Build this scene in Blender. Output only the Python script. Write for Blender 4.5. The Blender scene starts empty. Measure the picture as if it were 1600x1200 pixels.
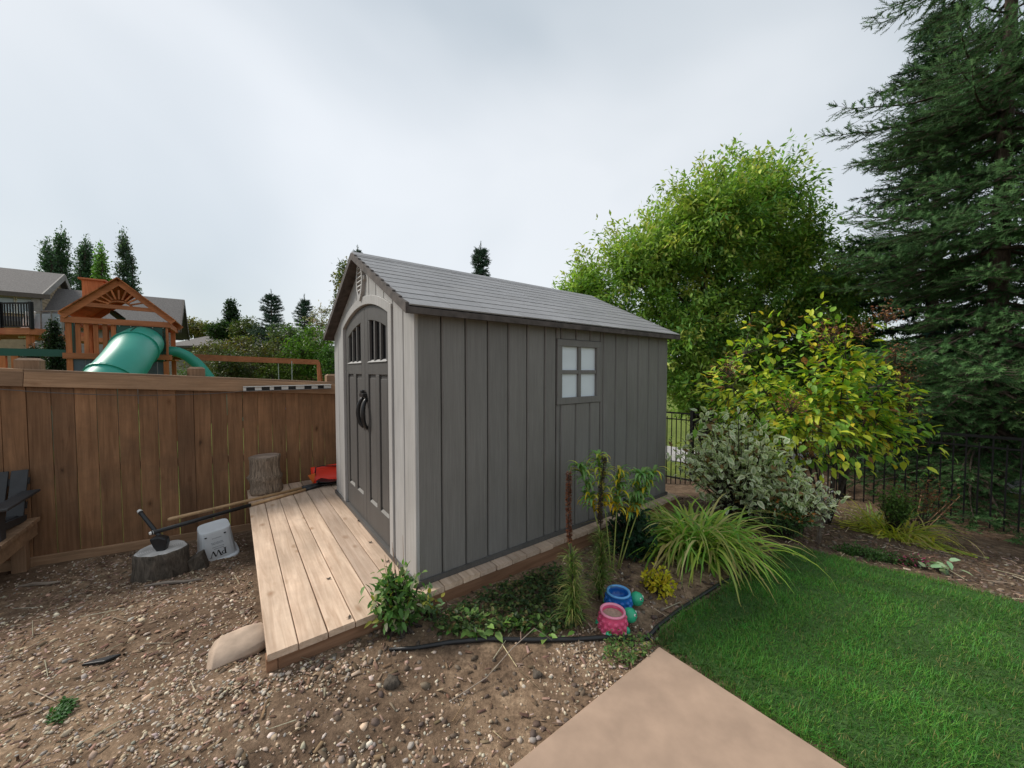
import bpy, math, random
import numpy as np
from mathutils import Vector, Matrix

# ------------------------------------------------------------------ camera, sky, sun, exposure
SC = bpy.context.scene
COL = SC.collection
R = math.radians
CZ = 1.6
cam = bpy.data.cameras.new('camera'); camo = bpy.data.objects.new('camera', cam); COL.objects.link(camo)
camo.location = (0, 0, CZ); camo.rotation_euler = (R(88.0), 0, 0)
cam.sensor_width = 36.0; cam.lens = 575.0 / 1600 * 36; cam.clip_start = 0.05; cam.clip_end = 3000
SC.camera = camo

SUN_AZ, SUN_EL = R(-78), R(43)          # azimuth from +Y (negative = left of the view)
wd = bpy.data.worlds.new('World'); SC.world = wd; wd.use_nodes = True
nt = wd.node_tree; N = nt.nodes; LK = nt.links
for n in list(N): N.remove(n)
out = N.new('ShaderNodeOutputWorld'); bg = N.new('ShaderNodeBackground'); bg.inputs['Strength'].default_value = 0.1
sky = N.new('ShaderNodeTexSky'); sky.sky_type = 'NISHITA'; sky.sun_disc = False
sky.sun_elevation = SUN_EL; sky.sun_rotation = SUN_AZ; sky.air_density = 1.2; sky.dust_density = 2.0
tc = N.new('ShaderNodeTexCoord'); mp = N.new('ShaderNodeMapping')
mp.inputs['Location'].default_value = (1.10, 1.92, -0.43); mp.inputs['Scale'].default_value = (0.8, 0.8, 1.5)
mp.inputs['Rotation'].default_value = (0.2, 0.5, 0.0)
no = N.new('ShaderNodeTexNoise'); no.inputs['Scale'].default_value = 1.15; no.inputs['Detail'].default_value = 4.0
no.inputs['Roughness'].default_value = 0.42; no.inputs['Distortion'].default_value = 0.5
rp = N.new('ShaderNodeValToRGB'); rp.color_ramp.elements[0].position = 0.32; rp.color_ramp.elements[1].position = 0.68
rp.color_ramp.elements[0].color = (2.1, 2.4, 2.62, 1); rp.color_ramp.elements[1].color = (3.8, 3.93, 4.05, 1)
mx = N.new('ShaderNodeMix'); mx.data_type = 'RGBA'; mx.inputs[0].default_value = 0.9
LK.new(tc.outputs['Generated'], mp.inputs['Vector']); LK.new(mp.outputs[0], no.inputs['Vector'])
LK.new(no.outputs['Fac'], rp.inputs['Fac']); LK.new(sky.outputs[0], mx.inputs[6]); LK.new(rp.outputs[0], mx.inputs[7])
LK.new(mx.outputs[2], bg.inputs['Color']); LK.new(bg.outputs[0], out.inputs['Surface'])

sl = bpy.data.lights.new('sun', 'SUN'); sl.energy = 1.5; sl.angle = R(14); sl.color = (1.0, 0.94, 0.85)
so = bpy.data.objects.new('sun', sl); COL.objects.link(so)
sd = Vector((math.sin(SUN_AZ) * math.cos(SUN_EL), math.cos(SUN_AZ) * math.cos(SUN_EL), math.sin(SUN_EL)))
so.rotation_euler = sd.to_track_quat('Z', 'Y').to_euler(); so.location = (-8, 2, 12)
vs = SC.view_settings; vs.view_transform = 'Standard'; vs.look = 'None'; vs.exposure = 1.2; vs.gamma = 1.0
vs.use_curve_mapping = False

rng = np.random.default_rng(7); random.seed(7)
# ------------------------------------------------------------------ site frame: t along the fence, s towards it
TH = math.atan2(0.604, 0.797); CT, ST = math.cos(TH), math.sin(TH)
def W(t, s, z=0.0): return (CT * t - ST * s, ST * t + CT * s, z)
def TS(x, y): return CT * x + ST * y, -ST * x + CT * y
F = 575.0; PT = R(2.0)
def ray(px, py):
    x = (px - 800) / F; y = -(py - 600) / F
    return np.array([x, math.cos(PT) + y * math.sin(PT), -math.sin(PT) + y * math.cos(PT)])
def onz(px, py, z=0.0):
    r = ray(px, py); k = (z - CZ) / r[2]; return (r[0] * k, r[1] * k, z)
def atd(px, py, Y):
    r = ray(px, py); k = Y / r[1]; return (r[0] * k, Y, CZ + r[2] * k)
def onplane_s(px, py, s):                # point of a pixel on the vertical plane s = const
    r = ray(px, py); k = s / (-ST * r[0] + CT * r[1]); t, _ = TS(r[0] * k, r[1] * k); return t, CZ + r[2] * k
def sstep(a, b, v):
    u = np.clip((v - a) / (b - a), 0, 1); return u * u * (3 - 2 * u)
def H(x, y):
    x = np.asarray(x, float); y = np.asarray(y, float)
    t, s = TS(x, y); tc_ = np.clip(t, -3.0, 4.0)
    z = 0.055 * sstep(1.2, 2.1, s) * (1 - sstep(0.6, 3.8, t))
    z = z - (0.385 + 0.06 * tc_) * sstep(2.0, 5.4, s)
    z = z - 0.5 * sstep(3.4, 7.9, t)
    z = z - 0.25 * sstep(6, 20, s) - 0.25 * sstep(9, 30, t)
    z = z + 0.012 * np.sin(3.1 * x + 1.3 * y) * np.sin(2.3 * y - x) * sstep(0.9, 1.5, s + sstep(1.9, 2.6, t) * 2)
    return z
def Hf(x, y): return float(H(x, y))
def ground_hit(px, py):
    r = ray(px, py); k = 0.5
    for i in range(4000):
        p = r * k
        if CZ + p[2] <= Hf(p[0], p[1]): break
        k += 0.01
    return (p[0], p[1], Hf(p[0], p[1]))

# ------------------------------------------------------------------ materials
MAT = {}
def _base(name):
    m = bpy.data.materials.new(name); m.use_nodes = True; MAT[name] = m
    nt = m.node_tree; b = nt.nodes['Principled BSDF']; return m, nt.nodes, nt.links, b
def coords(n, l, scale, rand=True, rot=None):
    tc = n.new('ShaderNodeTexCoord'); mp = n.new('ShaderNodeMapping'); mp.inputs['Scale'].default_value = scale
    l.new(tc.outputs['Object'], mp.inputs['Vector'])
    if rand:
        oi = n.new('ShaderNodeObjectInfo'); mu = n.new('ShaderNodeMath'); mu.operation = 'MULTIPLY'; mu.inputs[1].default_value = 37.0
        l.new(oi.outputs['Random'], mu.inputs[0]); cb = n.new('ShaderNodeCombineXYZ')
        for k in range(3): l.new(mu.outputs[0], cb.inputs[k])
        l.new(cb.outputs[0], mp.inputs['Location']); return mp, oi
    return mp, None
def noise(n, l, vec, scale, detail=4, rough=0.55, dist=0.0):
    t = n.new('ShaderNodeTexNoise'); t.inputs['Scale'].default_value = scale; t.inputs['Detail'].default_value = detail
    t.inputs['Roughness'].default_value = rough; t.inputs['Distortion'].default_value = dist
    l.new(vec, t.inputs['Vector']); return t
def ramp(n, l, fac, stops):
    r = n.new('ShaderNodeValToRGB'); e = r.color_ramp.elements
    while len(e) < len(stops): e.new(0.5)
    for k, (p, c) in enumerate(stops):
        e[k].position = p; e[k].color = (*c, 1) if len(c) == 3 else c
    l.new(fac, r.inputs['Fac']); return r
def mixc(n, l, fac, a, b, mode='MIX'):
    m = n.new('ShaderNodeMix'); m.data_type = 'RGBA'; m.blend_type = mode
    for sock, v in ((0, fac), (6, a), (7, b)):
        if isinstance(v, (int, float)): m.inputs[sock].default_value = v
        elif isinstance(v, tuple): m.inputs[sock].default_value = (*v, 1) if len(v) == 3 else v
        else: l.new(v, m.inputs[sock])
    return m.outputs[2]
def bump(n, l, b, h, strength, dist=0.01):
    bp = n.new('ShaderNodeBump'); bp.inputs['Strength'].default_value = strength; bp.inputs['Distance'].default_value = dist
    l.new(h, bp.inputs['Height']); l.new(bp.outputs[0], b.inputs['Normal'])
def plain(name, c, rough=0.6, var=0.18, scale=9.0, metal=0.0, bmp=0.15, spec=0.4):
    m, n, l, b = _base(name); mp, oi = coords(n, l, (1, 1, 1))
    t = noise(n, l, mp.outputs[0], scale, 6)
    lo = tuple(v * (1 - var) for v in c); hi = tuple(min(1, v * (1 + var)) for v in c)
    r = ramp(n, l, t.outputs['Fac'], [(0.3, lo), (0.7, hi)]); l.new(r.outputs[0], b.inputs['Base Color'])
    b.inputs['Roughness'].default_value = rough; b.inputs['Metallic'].default_value = metal
    b.inputs['Specular IOR Level'].default_value = spec
    if bmp: bump(n, l, b, t.outputs['Fac'], bmp)
    return m
def wood(name, c0, c1, axis, knots=True, dirt=None, rough=0.75, objvar=0.35, grain=1.0, kdark=0.25):
    """wood whose grain runs along a local axis; each object gets its own offset and tint"""
    m, n, l, b = _base(name)
    sc = [16.0 * grain] * 3; sc[axis] = 0.9
    mp, oi = coords(n, l, tuple(sc)); t = noise(n, l, mp.outputs[0], 2.2, 8, 0.62, 0.8)
    r = ramp(n, l, t.outputs['Fac'], [(0.28, c0), (0.72, c1)])
    col = r.outputs[0]
    sc2 = [3.0] * 3; sc2[axis] = 1.0
    mp2, _ = coords(n, l, tuple(sc2)); t2 = noise(n, l, mp2.outputs[0], 1.3, 5)
    r2 = ramp(n, l, t2.outputs['Fac'], [(0.3, (0.62, 0.6, 0.58)), (0.7, (1.15, 1.12, 1.1))])
    col = mixc(n, l, 0.8, col, r2.outputs[0], 'MULTIPLY')
    r3 = ramp(n, l, oi.outputs['Random'], [(0.0, (1 - objvar, 1 - objvar, 1 - objvar * 0.9)), (0.5, (1, 0.98, 0.96)), (1.0, (1 + objvar * .6, 1 + objvar * .5, 1 + objvar * .4))])
    col = mixc(n, l, 1.0, col, r3.outputs[0], 'MULTIPLY')
    if knots:
        sk = [6.5] * 3; sk[axis] = 3.2
        mk, _ = coords(n, l, tuple(sk)); v = n.new('ShaderNodeTexVoronoi'); v.inputs['Scale'].default_value = 1.0
        nz = noise(n, l, mk.outputs[0], 3.0, 3); ad = mixc(n, l, 0.18, mk.outputs[0], nz.outputs['Color'])
        l.new(ad, v.inputs['Vector'])
        k = ramp(n, l, v.outputs['Distance'], [(0.035, (kdark, kdark * .8, kdark * .65)), (0.085, (0.75, 0.7, 0.65)), (0.15, (1, 1, 1))])
        col = mixc(n, l, 0.9, col, k.outputs[0], 'MULTIPLY')
    if dirt:
        mpd, _ = coords(n, l, (2.0, 2.0, 2.0)); td = noise(n, l, mpd.outputs[0], 1.5, 7, 0.7)
        rd = ramp(n, l, td.outputs['Fac'], [(0.45, (0, 0, 0)), (0.75, (1, 1, 1))])
        mm = n.new('ShaderNodeMath'); mm.operation = 'MULTIPLY'; mm.inputs[1].default_value = 0.5; l.new(rd.outputs[0], mm.inputs[0])
        col = mixc(n, l, mm.outputs[0], col, dirt)
    l.new(col, b.inputs['Base Color']); b.inputs['Roughness'].default_value = rough; b.inputs['Specular IOR Level'].default_value = 0.25
    bump(n, l, b, t.outputs['Fac'], 0.35, 0.006)
    return m
def foliage(name, trans=0.38, rough=0.5, spec=0.35):
    m, n, l, b = _base(name); at = n.new('ShaderNodeAttribute'); at.attribute_name = 'Col'
    l.new(at.outputs['Color'], b.inputs['Base Color']); b.inputs['Roughness'].default_value = rough
    b.inputs['Specular IOR Level'].default_value = spec
    tr = n.new('ShaderNodeBsdfTranslucent'); mt = mixc(n, l, 1.0, at.outputs['Color'], (1.0, 1.15, 0.6), 'MULTIPLY'); l.new(mt, tr.inputs['Color'])
    ms = n.new('ShaderNodeMixShader'); ms.inputs[0].default_value = trans
    l.new(b.outputs[0], ms.inputs[1]); l.new(tr.outputs[0], ms.inputs[2]); l.new(ms.outputs[0], n['Material Output'].inputs['Surface'])
    return m
def attrmat(name, rough=0.8, spec=0.3, mott=0.0):
    m, n, l, b = _base(name); at = n.new('ShaderNodeAttribute'); at.attribute_name = 'Col'; c = at.outputs['Color']
    if mott:
        mp, _ = coords(n, l, (1, 1, 1), False); t = noise(n, l, mp.outputs[0], 60, 3)
        r = ramp(n, l, t.outputs['Fac'], [(0.3, (1 - mott,) * 3), (0.7, (1 + mott,) * 3)]); c = mixc(n, l, 1.0, c, r.outputs[0], 'MULTIPLY')
    l.new(c, b.inputs['Base Color']); b.inputs['Roughness'].default_value = rough; b.inputs['Specular IOR Level'].default_value = spec
    return m

wood('fence_wood', (0.175, 0.09, 0.045), (0.335, 0.185, 0.098), 2, dirt=(0.10, 0.062, 0.038), kdark=0.22)
wood('fence_rail_wood', (0.26, 0.16, 0.095), (0.43, 0.28, 0.175), 0, dirt=(0.2, 0.13, 0.08))
wood('post_wood', (0.2, 0.125, 0.075), (0.34, 0.22, 0.14), 2)
wood('deck_wood', (0.48, 0.345, 0.25), (0.74, 0.59, 0.46), 1, dirt=(0.38, 0.28, 0.21), objvar=0.2, kdark=0.6)
wood('fascia_wood', (0.20, 0.105, 0.06), (0.36, 0.21, 0.13), 0, objvar=0.2)
wood('cedar', (0.33, 0.105, 0.04), (0.54, 0.20, 0.085), 2, knots=False, objvar=0.3)
wood('cedar_beam', (0.33, 0.115, 0.05), (0.54, 0.21, 0.10), 0, knots=False, objvar=0.2)
wood('handle_wood', (0.42, 0.26, 0.13), (0.62, 0.42, 0.24), 0, knots=False, objvar=0.1, rough=0.5)
wood('grey_wood', (0.2, 0.17, 0.14), (0.36, 0.31, 0.26), 0, knots=False)
def plastic_wood(name, c, axis, str_=0.3):
    m, n, l, b = _base(name); sc = [60.0] * 3; sc[axis] = 2.0
    mp, oi = coords(n, l, tuple(sc)); t = noise(n, l, mp.outputs[0], 1.6, 6, 0.7, 0.4)
    r = ramp(n, l, t.outputs['Fac'], [(0.3, tuple(v * 0.82 for v in c)), (0.7, tuple(v * 1.14 for v in c))])
    r3 = ramp(n, l, oi.outputs['Random'], [(0.0, (0.94, 0.94, 0.94)), (1.0, (1.06, 1.055, 1.05))])
    mp2, _ = coords(n, l, (1.6, 1.6, 0.7)); t2 = noise(n, l, mp2.outputs[0], 1.5, 6, 0.65)
    r2 = ramp(n, l, t2.outputs['Fac'], [(0.3, (0.86, 0.85, 0.83)), (0.72, (1.1, 1.1, 1.1))])
    col = mixc(n, l, 1.0, r.outputs[0], r3.outputs[0], 'MULTIPLY'); col = mixc(n, l, 0.9, col, r2.outputs[0], 'MULTIPLY')
    l.new(col, b.inputs['Base Color'])
    b.inputs['Roughness'].default_value = 0.55; b.inputs['Specular IOR Level'].default_value = 0.35
    bump(n, l, b, t.outputs['Fac'], str_, 0.003); return m
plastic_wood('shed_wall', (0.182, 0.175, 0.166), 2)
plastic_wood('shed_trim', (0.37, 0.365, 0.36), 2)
plastic_wood('shed_wall_lit', (0.37, 0.365, 0.36), 2)  # same wall plastic, coloured lighter to stand for light on the front
plastic_wood('shed_door', (0.092, 0.088, 0.085), 2)
plain('shed_seam', (0.03, 0.029, 0.028), 0.8)
plastic_wood('shingle_grey', (0.265, 0.265, 0.273), 1, 0.4)
plain('eave_brown', (0.07, 0.058, 0.052), 0.75, 0.5, 14)
plain('black_plastic', (0.018, 0.018, 0.019), 0.38, 0.2, 20, bmp=0.05)
plain('dark_glass', (0.012, 0.012, 0.014), 0.35, 0.1)
plain('frosted_pane', (0.66, 0.72, 0.76), 0.3, 0.04, 4, bmp=0.03)
plain('black_iron', (0.005, 0.005, 0.0055), 0.5, 0.2, spec=0.2)
plain('green_plastic', (0.022, 0.29, 0.215), 0.42, 0.06, 3, bmp=0.02, spec=0.5)
plain('dark_green_plastic', (0.008, 0.072, 0.05), 0.4, 0.1, 4, bmp=0.02)
plain('slate_panel', (0.075, 0.095, 0.12), 0.6, 0.15)
plain('white_paint', (0.72, 0.72, 0.7), 0.5, 0.06)
plain('red_plastic', (0.80, 0.035, 0.01), 0.35, 0.06, bmp=0.02)
plain('orange_plastic', (0.72, 0.16, 0.03), 0.4, 0.06, bmp=0.02)
plain('pail_plastic', (0.76, 0.79, 0.81), 0.35, 0.05, 6, bmp=0.02)
plain('print_black', (0.02, 0.02, 0.022), 0.5); plain('print_grey', (0.25, 0.28, 0.31), 0.5)
plain('pink_glaze', (0.72, 0.09, 0.2), 0.28, 0.12, 18, spec=0.5); plain('pink_rim', (0.86, 0.3, 0.42), 0.3, 0.08)
plain('blue_glaze', (0.012, 0.13, 0.46), 0.28, 0.2, 18, spec=0.5); plain('blue_rim', (0.13, 0.38, 0.72), 0.3, 0.15)
plain('turtle_green', (0.035, 0.42, 0.22), 0.25, 0.15, 14, spec=0.5)
plain('sandy_soil', (0.42, 0.29, 0.22), 0.95, 0.2, 60)
plain('rock', (0.40, 0.30, 0.225), 0.85, 0.35, 7, bmp=0.6)
plain('chair_grey', (0.032, 0.033, 0.035), 0.55, 0.2)
plain('steel', (0.5, 0.5, 0.5), 0.35, 0.1, metal=0.8)
plain('patio_concrete', (0.37, 0.26, 0.19), 0.85, 0.13, 7, bmp=0.15)
plain('cable', (0.1, 0.09, 0.085), 0.6); plain('white_plastic', (0.7, 0.7, 0.68), 0.4, 0.08)
plain('asphalt_shingle', (0.13, 0.12, 0.115), 0.9, 0.4, 18, bmp=0.4)
plain('tan_siding', (0.33, 0.25, 0.16), 0.8, 0.12); plain('grey_siding', (0.27, 0.24, 0.22), 0.8, 0.12)
plain('brown_trim', (0.085, 0.07, 0.06), 0.7); plain('grey_trim', (0.2, 0.185, 0.17), 0.7)
plain('window_glass', (0.33, 0.38, 0.42), 0.08, 0.2, 0.8, bmp=0, spec=0.8)
plain('path_gravel', (0.36, 0.35, 0.34), 0.95, 0.2, 8)
def barkmat(name, c0, c1, sc=(10, 10, 2.5), b_=1.0):
    m, n, l, b = _base(name); mp, _ = coords(n, l, sc); t = noise(n, l, mp.outputs[0], 2.0, 8, 0.7, 1.0)
    r = ramp(n, l, t.outputs['Fac'], [(0.32, c0), (0.68, c1)]); l.new(r.outputs[0], b.inputs['Base Color'])
    b.inputs['Roughness'].default_value = 0.95; b.inputs['Specular IOR Level'].default_value = 0.1
    bump(n, l, b, t.outputs['Fac'], b_, 0.02); return m
barkmat('bark', (0.028, 0.022, 0.018), (0.10, 0.08, 0.066)); barkmat('spruce_bark', (0.035, 0.028, 0.022), (0.12, 0.095, 0.078))
barkmat('stump_bark', (0.08, 0.06, 0.045), (0.46, 0.35, 0.26), (26, 26, 4)); barkmat('old_stump', (0.045, 0.038, 0.031), (0.17, 0.14, 0.112), (14, 14, 4), 0.6)
def endgrain(name, c0, c1):
    m, n, l, b = _base(name); mp, _ = coords(n, l, (1, 1, 0.05), False); w = n.new('ShaderNodeTexWave'); w.wave_type = 'RINGS'; w.rings_direction = 'Z'
    w.inputs['Scale'].default_value = 22; w.inputs['Distortion'].default_value = 2.5; l.new(mp.outputs[0], w.inputs['Vector'])
    t = noise(n, l, mp.outputs[0], 7, 6); r = ramp(n, l, w.outputs['Fac'], [(0.0, c0), (1.0, c1)])
    r2 = ramp(n, l, t.outputs['Fac'], [(0.35, (0.55, 0.55, 0.55)), (0.65, (1.1, 1.1, 1.1))])
    l.new(mixc(n, l, 1.0, r.outputs[0], r2.outputs[0], 'MULTIPLY'), b.inputs['Base Color']); b.inputs['Roughness'].default_value = 0.85; return m
endgrain('end_grain', (0.28, 0.2, 0.15), (0.42, 0.32, 0.25)); endgrain('pale_end_grain', (0.5, 0.48, 0.45), (0.66, 0.63, 0.6))
foliage('leaf'); foliage('needle', 0.12, 0.65, 0.12); foliage('grass_blade', 0.3, 0.5, 0.25)
attrmat('pebble_mat', 0.8, 0.3, 0.18); attrmat('chip_mat', 0.9, 0.1, 0.2)

# ------------------------------------------------------------------ mesh helpers
def link(o, parent=None):
    COL.objects.link(o)
    if parent is not None: o.parent = parent
    return o
def tag(o, label=None, cat=None, group=None, kind=None):
    for k, v in (('label', label), ('category', cat), ('group', group), ('kind', kind)):
        if v: o[k] = v
    return o
def thing(name, label, cat, loc=(0, 0, 0), rz=0.0, group=None):
    o = bpy.data.objects.new(name, None); o.empty_display_size = 0.1; o.location = loc; o.rotation_euler = (0, 0, rz)
    return tag(link(o), label, cat, group)
class MB:
    def __init__(s): s.v = []; s.f = []
    def add(s, vs, fs):
        b = len(s.v); s.v += [tuple(v) for v in vs]; s.f += [tuple(b + i for i in f) for f in fs]; return s
    def box(s, c, d, rot=None, ch=0.0):
        hx, hy, hz = d[0] / 2, d[1] / 2, d[2] / 2
        vs = [Vector((x, y, z)) for x in (-hx, hx) for y in (-hy, hy) for z in (-hz, hz)]
        if rot is not None: vs = [rot @ v for v in vs]
        return s.add([v + Vector(c) for v in vs], [(0, 1, 3, 2), (4, 6, 7, 5), (0, 4, 5, 1), (2, 3, 7, 6), (0, 2, 6, 4), (1, 5, 7, 3)])
    def bar(s, a, b, w, h, up=(0, 0, 1)):
        a = Vector(a); b = Vector(b); d = b - a; L = d.length; d.normalize(); u = Vector(up); y = u.cross(d)
        if y.length < 1e-4: y = Vector((1, 0, 0)).cross(d)
        y.normalize(); z = d.cross(y)
        return s.box((a + b) / 2, (L, w, h), Matrix((d, y, z)).transposed())
    def prism(s, poly, axis, lo, hi):
        """extrude a 2-D polygon along axis (0: poly is y,z; 1: x,z; 2: x,y)"""
        n = len(poly)
        def P(p, k):
            return (k, p[0], p[1]) if axis == 0 else (p[0], k, p[1]) if axis == 1 else (p[0], p[1], k)
        vs = [P(p, lo) for p in poly] + [P(p, hi) for p in poly]
        return s.add(vs, [tuple(range(n))[::-1], tuple(range(n, 2 * n))] + [(i, (i + 1) % n, n + (i + 1) % n, n + i) for i in range(n)])
    def tube(s, path, rad, n=8, cap=True):
        P = [Vector(p) for p in path]; m = len(P); rad = rad if hasattr(rad, '__len__') else [rad] * m
        prev = None; rings = []
        for i in range(m):
            d = (P[min(i + 1, m - 1)] - P[max(i - 1, 0)]).normalized()
            if prev is None:
                u = Vector((0, 0, 1)) if abs(d.z) < 0.9 else Vector((1, 0, 0)); x = u.cross(d).normalized()
            else:
                x = prev - d * prev.dot(d); x = x.normalized() if x.length > 1e-6 else prev
            prev = x; y = d.cross(x)
            rings.append([P[i] + (x * math.cos(6.28319 * k / n) + y * math.sin(6.28319 * k / n)) * rad[i] for k in range(n)])
        vs = [v for r in rings for v in r]; fs = []
        for i in range(m - 1):
            for k in range(n): fs.append((i * n + k, i * n + (k + 1) % n, (i + 1) * n + (k + 1) % n, (i + 1) * n + k))
        if cap: fs += [tuple(range(n))[::-1], tuple(range((m - 1) * n, m * n))]
        return s.add(vs, fs)
    def lathe(s, prof, n=24, c=(0, 0, 0), wob=None, cap=True):
        vs = []; m = len(prof)
        for (r, z) in prof:
            for k in range(n):
                a = 6.28319 * k / n; q = r * (wob(a, z) if wob else 1.0)
                vs.append((c[0] + q * math.cos(a), c[1] + q * math.sin(a), c[2] + z))
        fs = [(i * n + k, i * n + (k + 1) % n, (i + 1) * n + (k + 1) % n, (i + 1) * n + k) for i in range(m - 1) for k in range(n)]
        if cap: fs += [tuple(range(n))[::-1], tuple(range((m - 1) * n, m * n))]
        return s.add(vs, fs)
    def ball(s, c, r, n=12, m=8):
        r = r if hasattr(r, '__len__') else (r, r, r); vs = [(c[0], c[1], c[2] - r[2])]; fs = []
        for i in range(1, m):
            p = math.pi * i / m
            for k in range(n):
                a = 6.28319 * k / n; vs.append((c[0] + r[0] * math.sin(p) * math.cos(a), c[1] + r[1] * math.sin(p) * math.sin(a), c[2] - r[2] * math.cos(p)))
        vs.append((c[0], c[1], c[2] + r[2])); T = len(vs) - 1
        for k in range(n): fs += [(0, 1 + (k + 1) % n, 1 + k), (T, 1 + (m - 2) * n + k, 1 + (m - 2) * n + (k + 1) % n)]
        for i in range(m - 2):
            for k in range(n): fs.append((1 + i * n + k, 1 + i * n + (k + 1) % n, 1 + (i + 1) * n + (k + 1) % n, 1 + (i + 1) * n + k))
        return s.add(vs, fs)
    def mesh(s, name, mat, smooth=False):
        me = bpy.data.meshes.new(name); me.from_pydata(s.v, [], s.f); me.materials.append(MAT[mat])
        if smooth: me.polygons.foreach_set('use_smooth', [True] * len(me.polygons))
        me.update(); return me
    def build(s, name, mat, parent=None, loc=(0, 0, 0), rz=0.0, smooth=False, bevel=0.0):
        o = bpy.data.objects.new(name, s.mesh(name, mat, smooth)); o.location = loc; o.rotation_euler = (0, 0, rz); link(o, parent)
        if bevel:
            md = o.modifiers.new('bevel', 'BEVEL'); md.width = bevel; md.segments = 2; md.limit_method = 'ANGLE'
        return o
def put(name, me, parent, loc, rot=(0, 0, 0), scale=(1, 1, 1)):
    o = bpy.data.objects.new(name, me); o.location = loc; o.rotation_euler = rot; o.scale = scale; return link(o, parent)
def chbox(lx, ly, lz, c, axis):
    """box with chamfered long edges along axis, origin at its centre"""
    d = [lx, ly, lz]; a, b = [k for k in (0, 1, 2) if k != axis]; x, y = d[a] / 2, d[b] / 2
    poly = [(-x + c, -y), (x - c, -y), (x, -y + c), (x, y - c), (x - c, y), (-x + c, y), (-x, y - c), (-x, -y + c)]
    return MB().prism(poly, axis, -d[axis] / 2, d[axis] / 2)
def np_obj(name, V, Fc, C, mat, parent=None, loc=(0, 0, 0), smooth=False):
    """V (n,3), Fc (m,k) one polygon size, C (n,3)"""
    me = bpy.data.meshes.new(name); n = len(V); m, k = Fc.shape
    me.vertices.add(n); me.vertices.foreach_set('co', (V - np.array(loc)).astype(np.float32).ravel())
    me.loops.add(m * k); me.loops.foreach_set('vertex_index', Fc.astype(np.int32).ravel())
    me.polygons.add(m); me.polygons.foreach_set('loop_start', np.arange(0, m * k, k, dtype=np.int32)); me.polygons.foreach_set('loop_total', np.full(m, k, dtype=np.int32))
    if smooth: me.polygons.foreach_set('use_smooth', np.ones(m, bool))
    if C is not None:
        a = me.attributes.new('Col', 'FLOAT_COLOR', 'POINT'); a.data.foreach_set('color', np.hstack([C, np.ones((n, 1))]).astype(np.float32).ravel())
    me.materials.append(MAT[mat]); me.update(calc_edges=True); me.validate()
    o = bpy.data.objects.new(name, me); o.location = loc; return link(o, parent)
def norm(a): return a / np.maximum(np.linalg.norm(a, axis=-1, keepdims=True), 1e-9)
def frames(d, up=None):
    """(n,3,3) with columns x=d, y, z"""
    d = norm(d)
    if up is None: up = np.tile([0, 0, 1.0], (len(d), 1))
    y = np.cross(up, d); bad = np.linalg.norm(y, axis=1) < 1e-3; y[bad] = [1, 0, 0]; y = norm(y); z = np.cross(d, y)
    return np.stack([d, y, z], axis=2)
def scatter(pv, pf, loc, fr, sc, col):
    n = len(loc); k = len(pv); sc = np.asarray(sc)
    if sc.ndim == 1: sc = sc[:, None]
    P = pv[None] * (sc[:, None, :] if sc.shape[1] == 3 else sc[:, :, None])
    V = np.einsum('nij,nkj->nki', fr, P) + loc[:, None]
    Fc = pf[None] + (np.arange(n) * k)[:, None, None]
    return V.reshape(-1, 3), Fc.reshape(-1, pf.shape[1]), np.repeat(col, k, axis=0)
def merge(parts):
    V = []; Fc = []; C = []; b = 0
    for v, f, c in parts: V.append(v); Fc.append(f + b); C.append(c); b += len(v)
    return np.vstack(V), np.vstack(Fc), np.vstack(C)
LEAF2 = (np.array([[0, 0, 0], [0.45, -0.26, 0.07], [1, 0, -0.05], [0.45, 0.26, 0.07]]), np.array([[0, 1, 2], [0, 2, 3]]))
LEAF4 = (np.array([[0, 0, 0], [0.25, -0.24, 0.05], [0.62, -0.22, 0.03], [1, 0, -0.16], [0.62, 0.22, 0.03], [0.25, 0.24, 0.05], [0.42, 0, -0.01]]),
         np.array([[0, 1, 6], [1, 2, 6], [2, 3, 6], [3, 4, 6], [4, 5, 6], [5, 0, 6]]))
def rdir(n): return norm(rng.normal(size=(n, 3)))
def vary(base, n, v=0.25, hue=0.12):
    c = np.tile(np.array(base, float), (n, 1)) * rng.uniform(1 - v, 1 + v, (n, 1)); c *= rng.uniform(1 - hue, 1 + hue, (n, 3)); return np.clip(c, 0.002, 0.95)
def pick(cols, w, n, v=0.22, hue=0.1):
    idx = rng.choice(len(cols), n, p=np.array(w) / np.sum(w)); return np.clip(np.array(cols)[idx] * rng.uniform(1 - v, 1 + v, (n, 1)) * rng.uniform(1 - hue, 1 + hue, (n, 3)), 0.002, 0.95)
def tubes_np(A, B, ra, rb, n=4):
    """many straight tapered segments as quads"""
    fr = frames(B - A); k = np.arange(n) * 2 * np.pi / n; ring = np.stack([np.zeros(n), np.cos(k), np.sin(k)], 1)
    va = A[:, None] + np.einsum('nij,kj->nki', fr, ring) * ra[:, None, None]; vb = B[:, None] + np.einsum('nij,kj->nki', fr, ring) * rb[:, None, None]
    V = np.concatenate([va, vb], 1); q = np.array([[i, (i + 1) % n, n + (i + 1) % n, n + i] for i in range(n)])
    return V.reshape(-1, 3), (q[None] + (np.arange(len(A)) * 2 * n)[:, None, None]).reshape(-1, 4), np.zeros((len(A) * 2 * n, 3))
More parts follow.
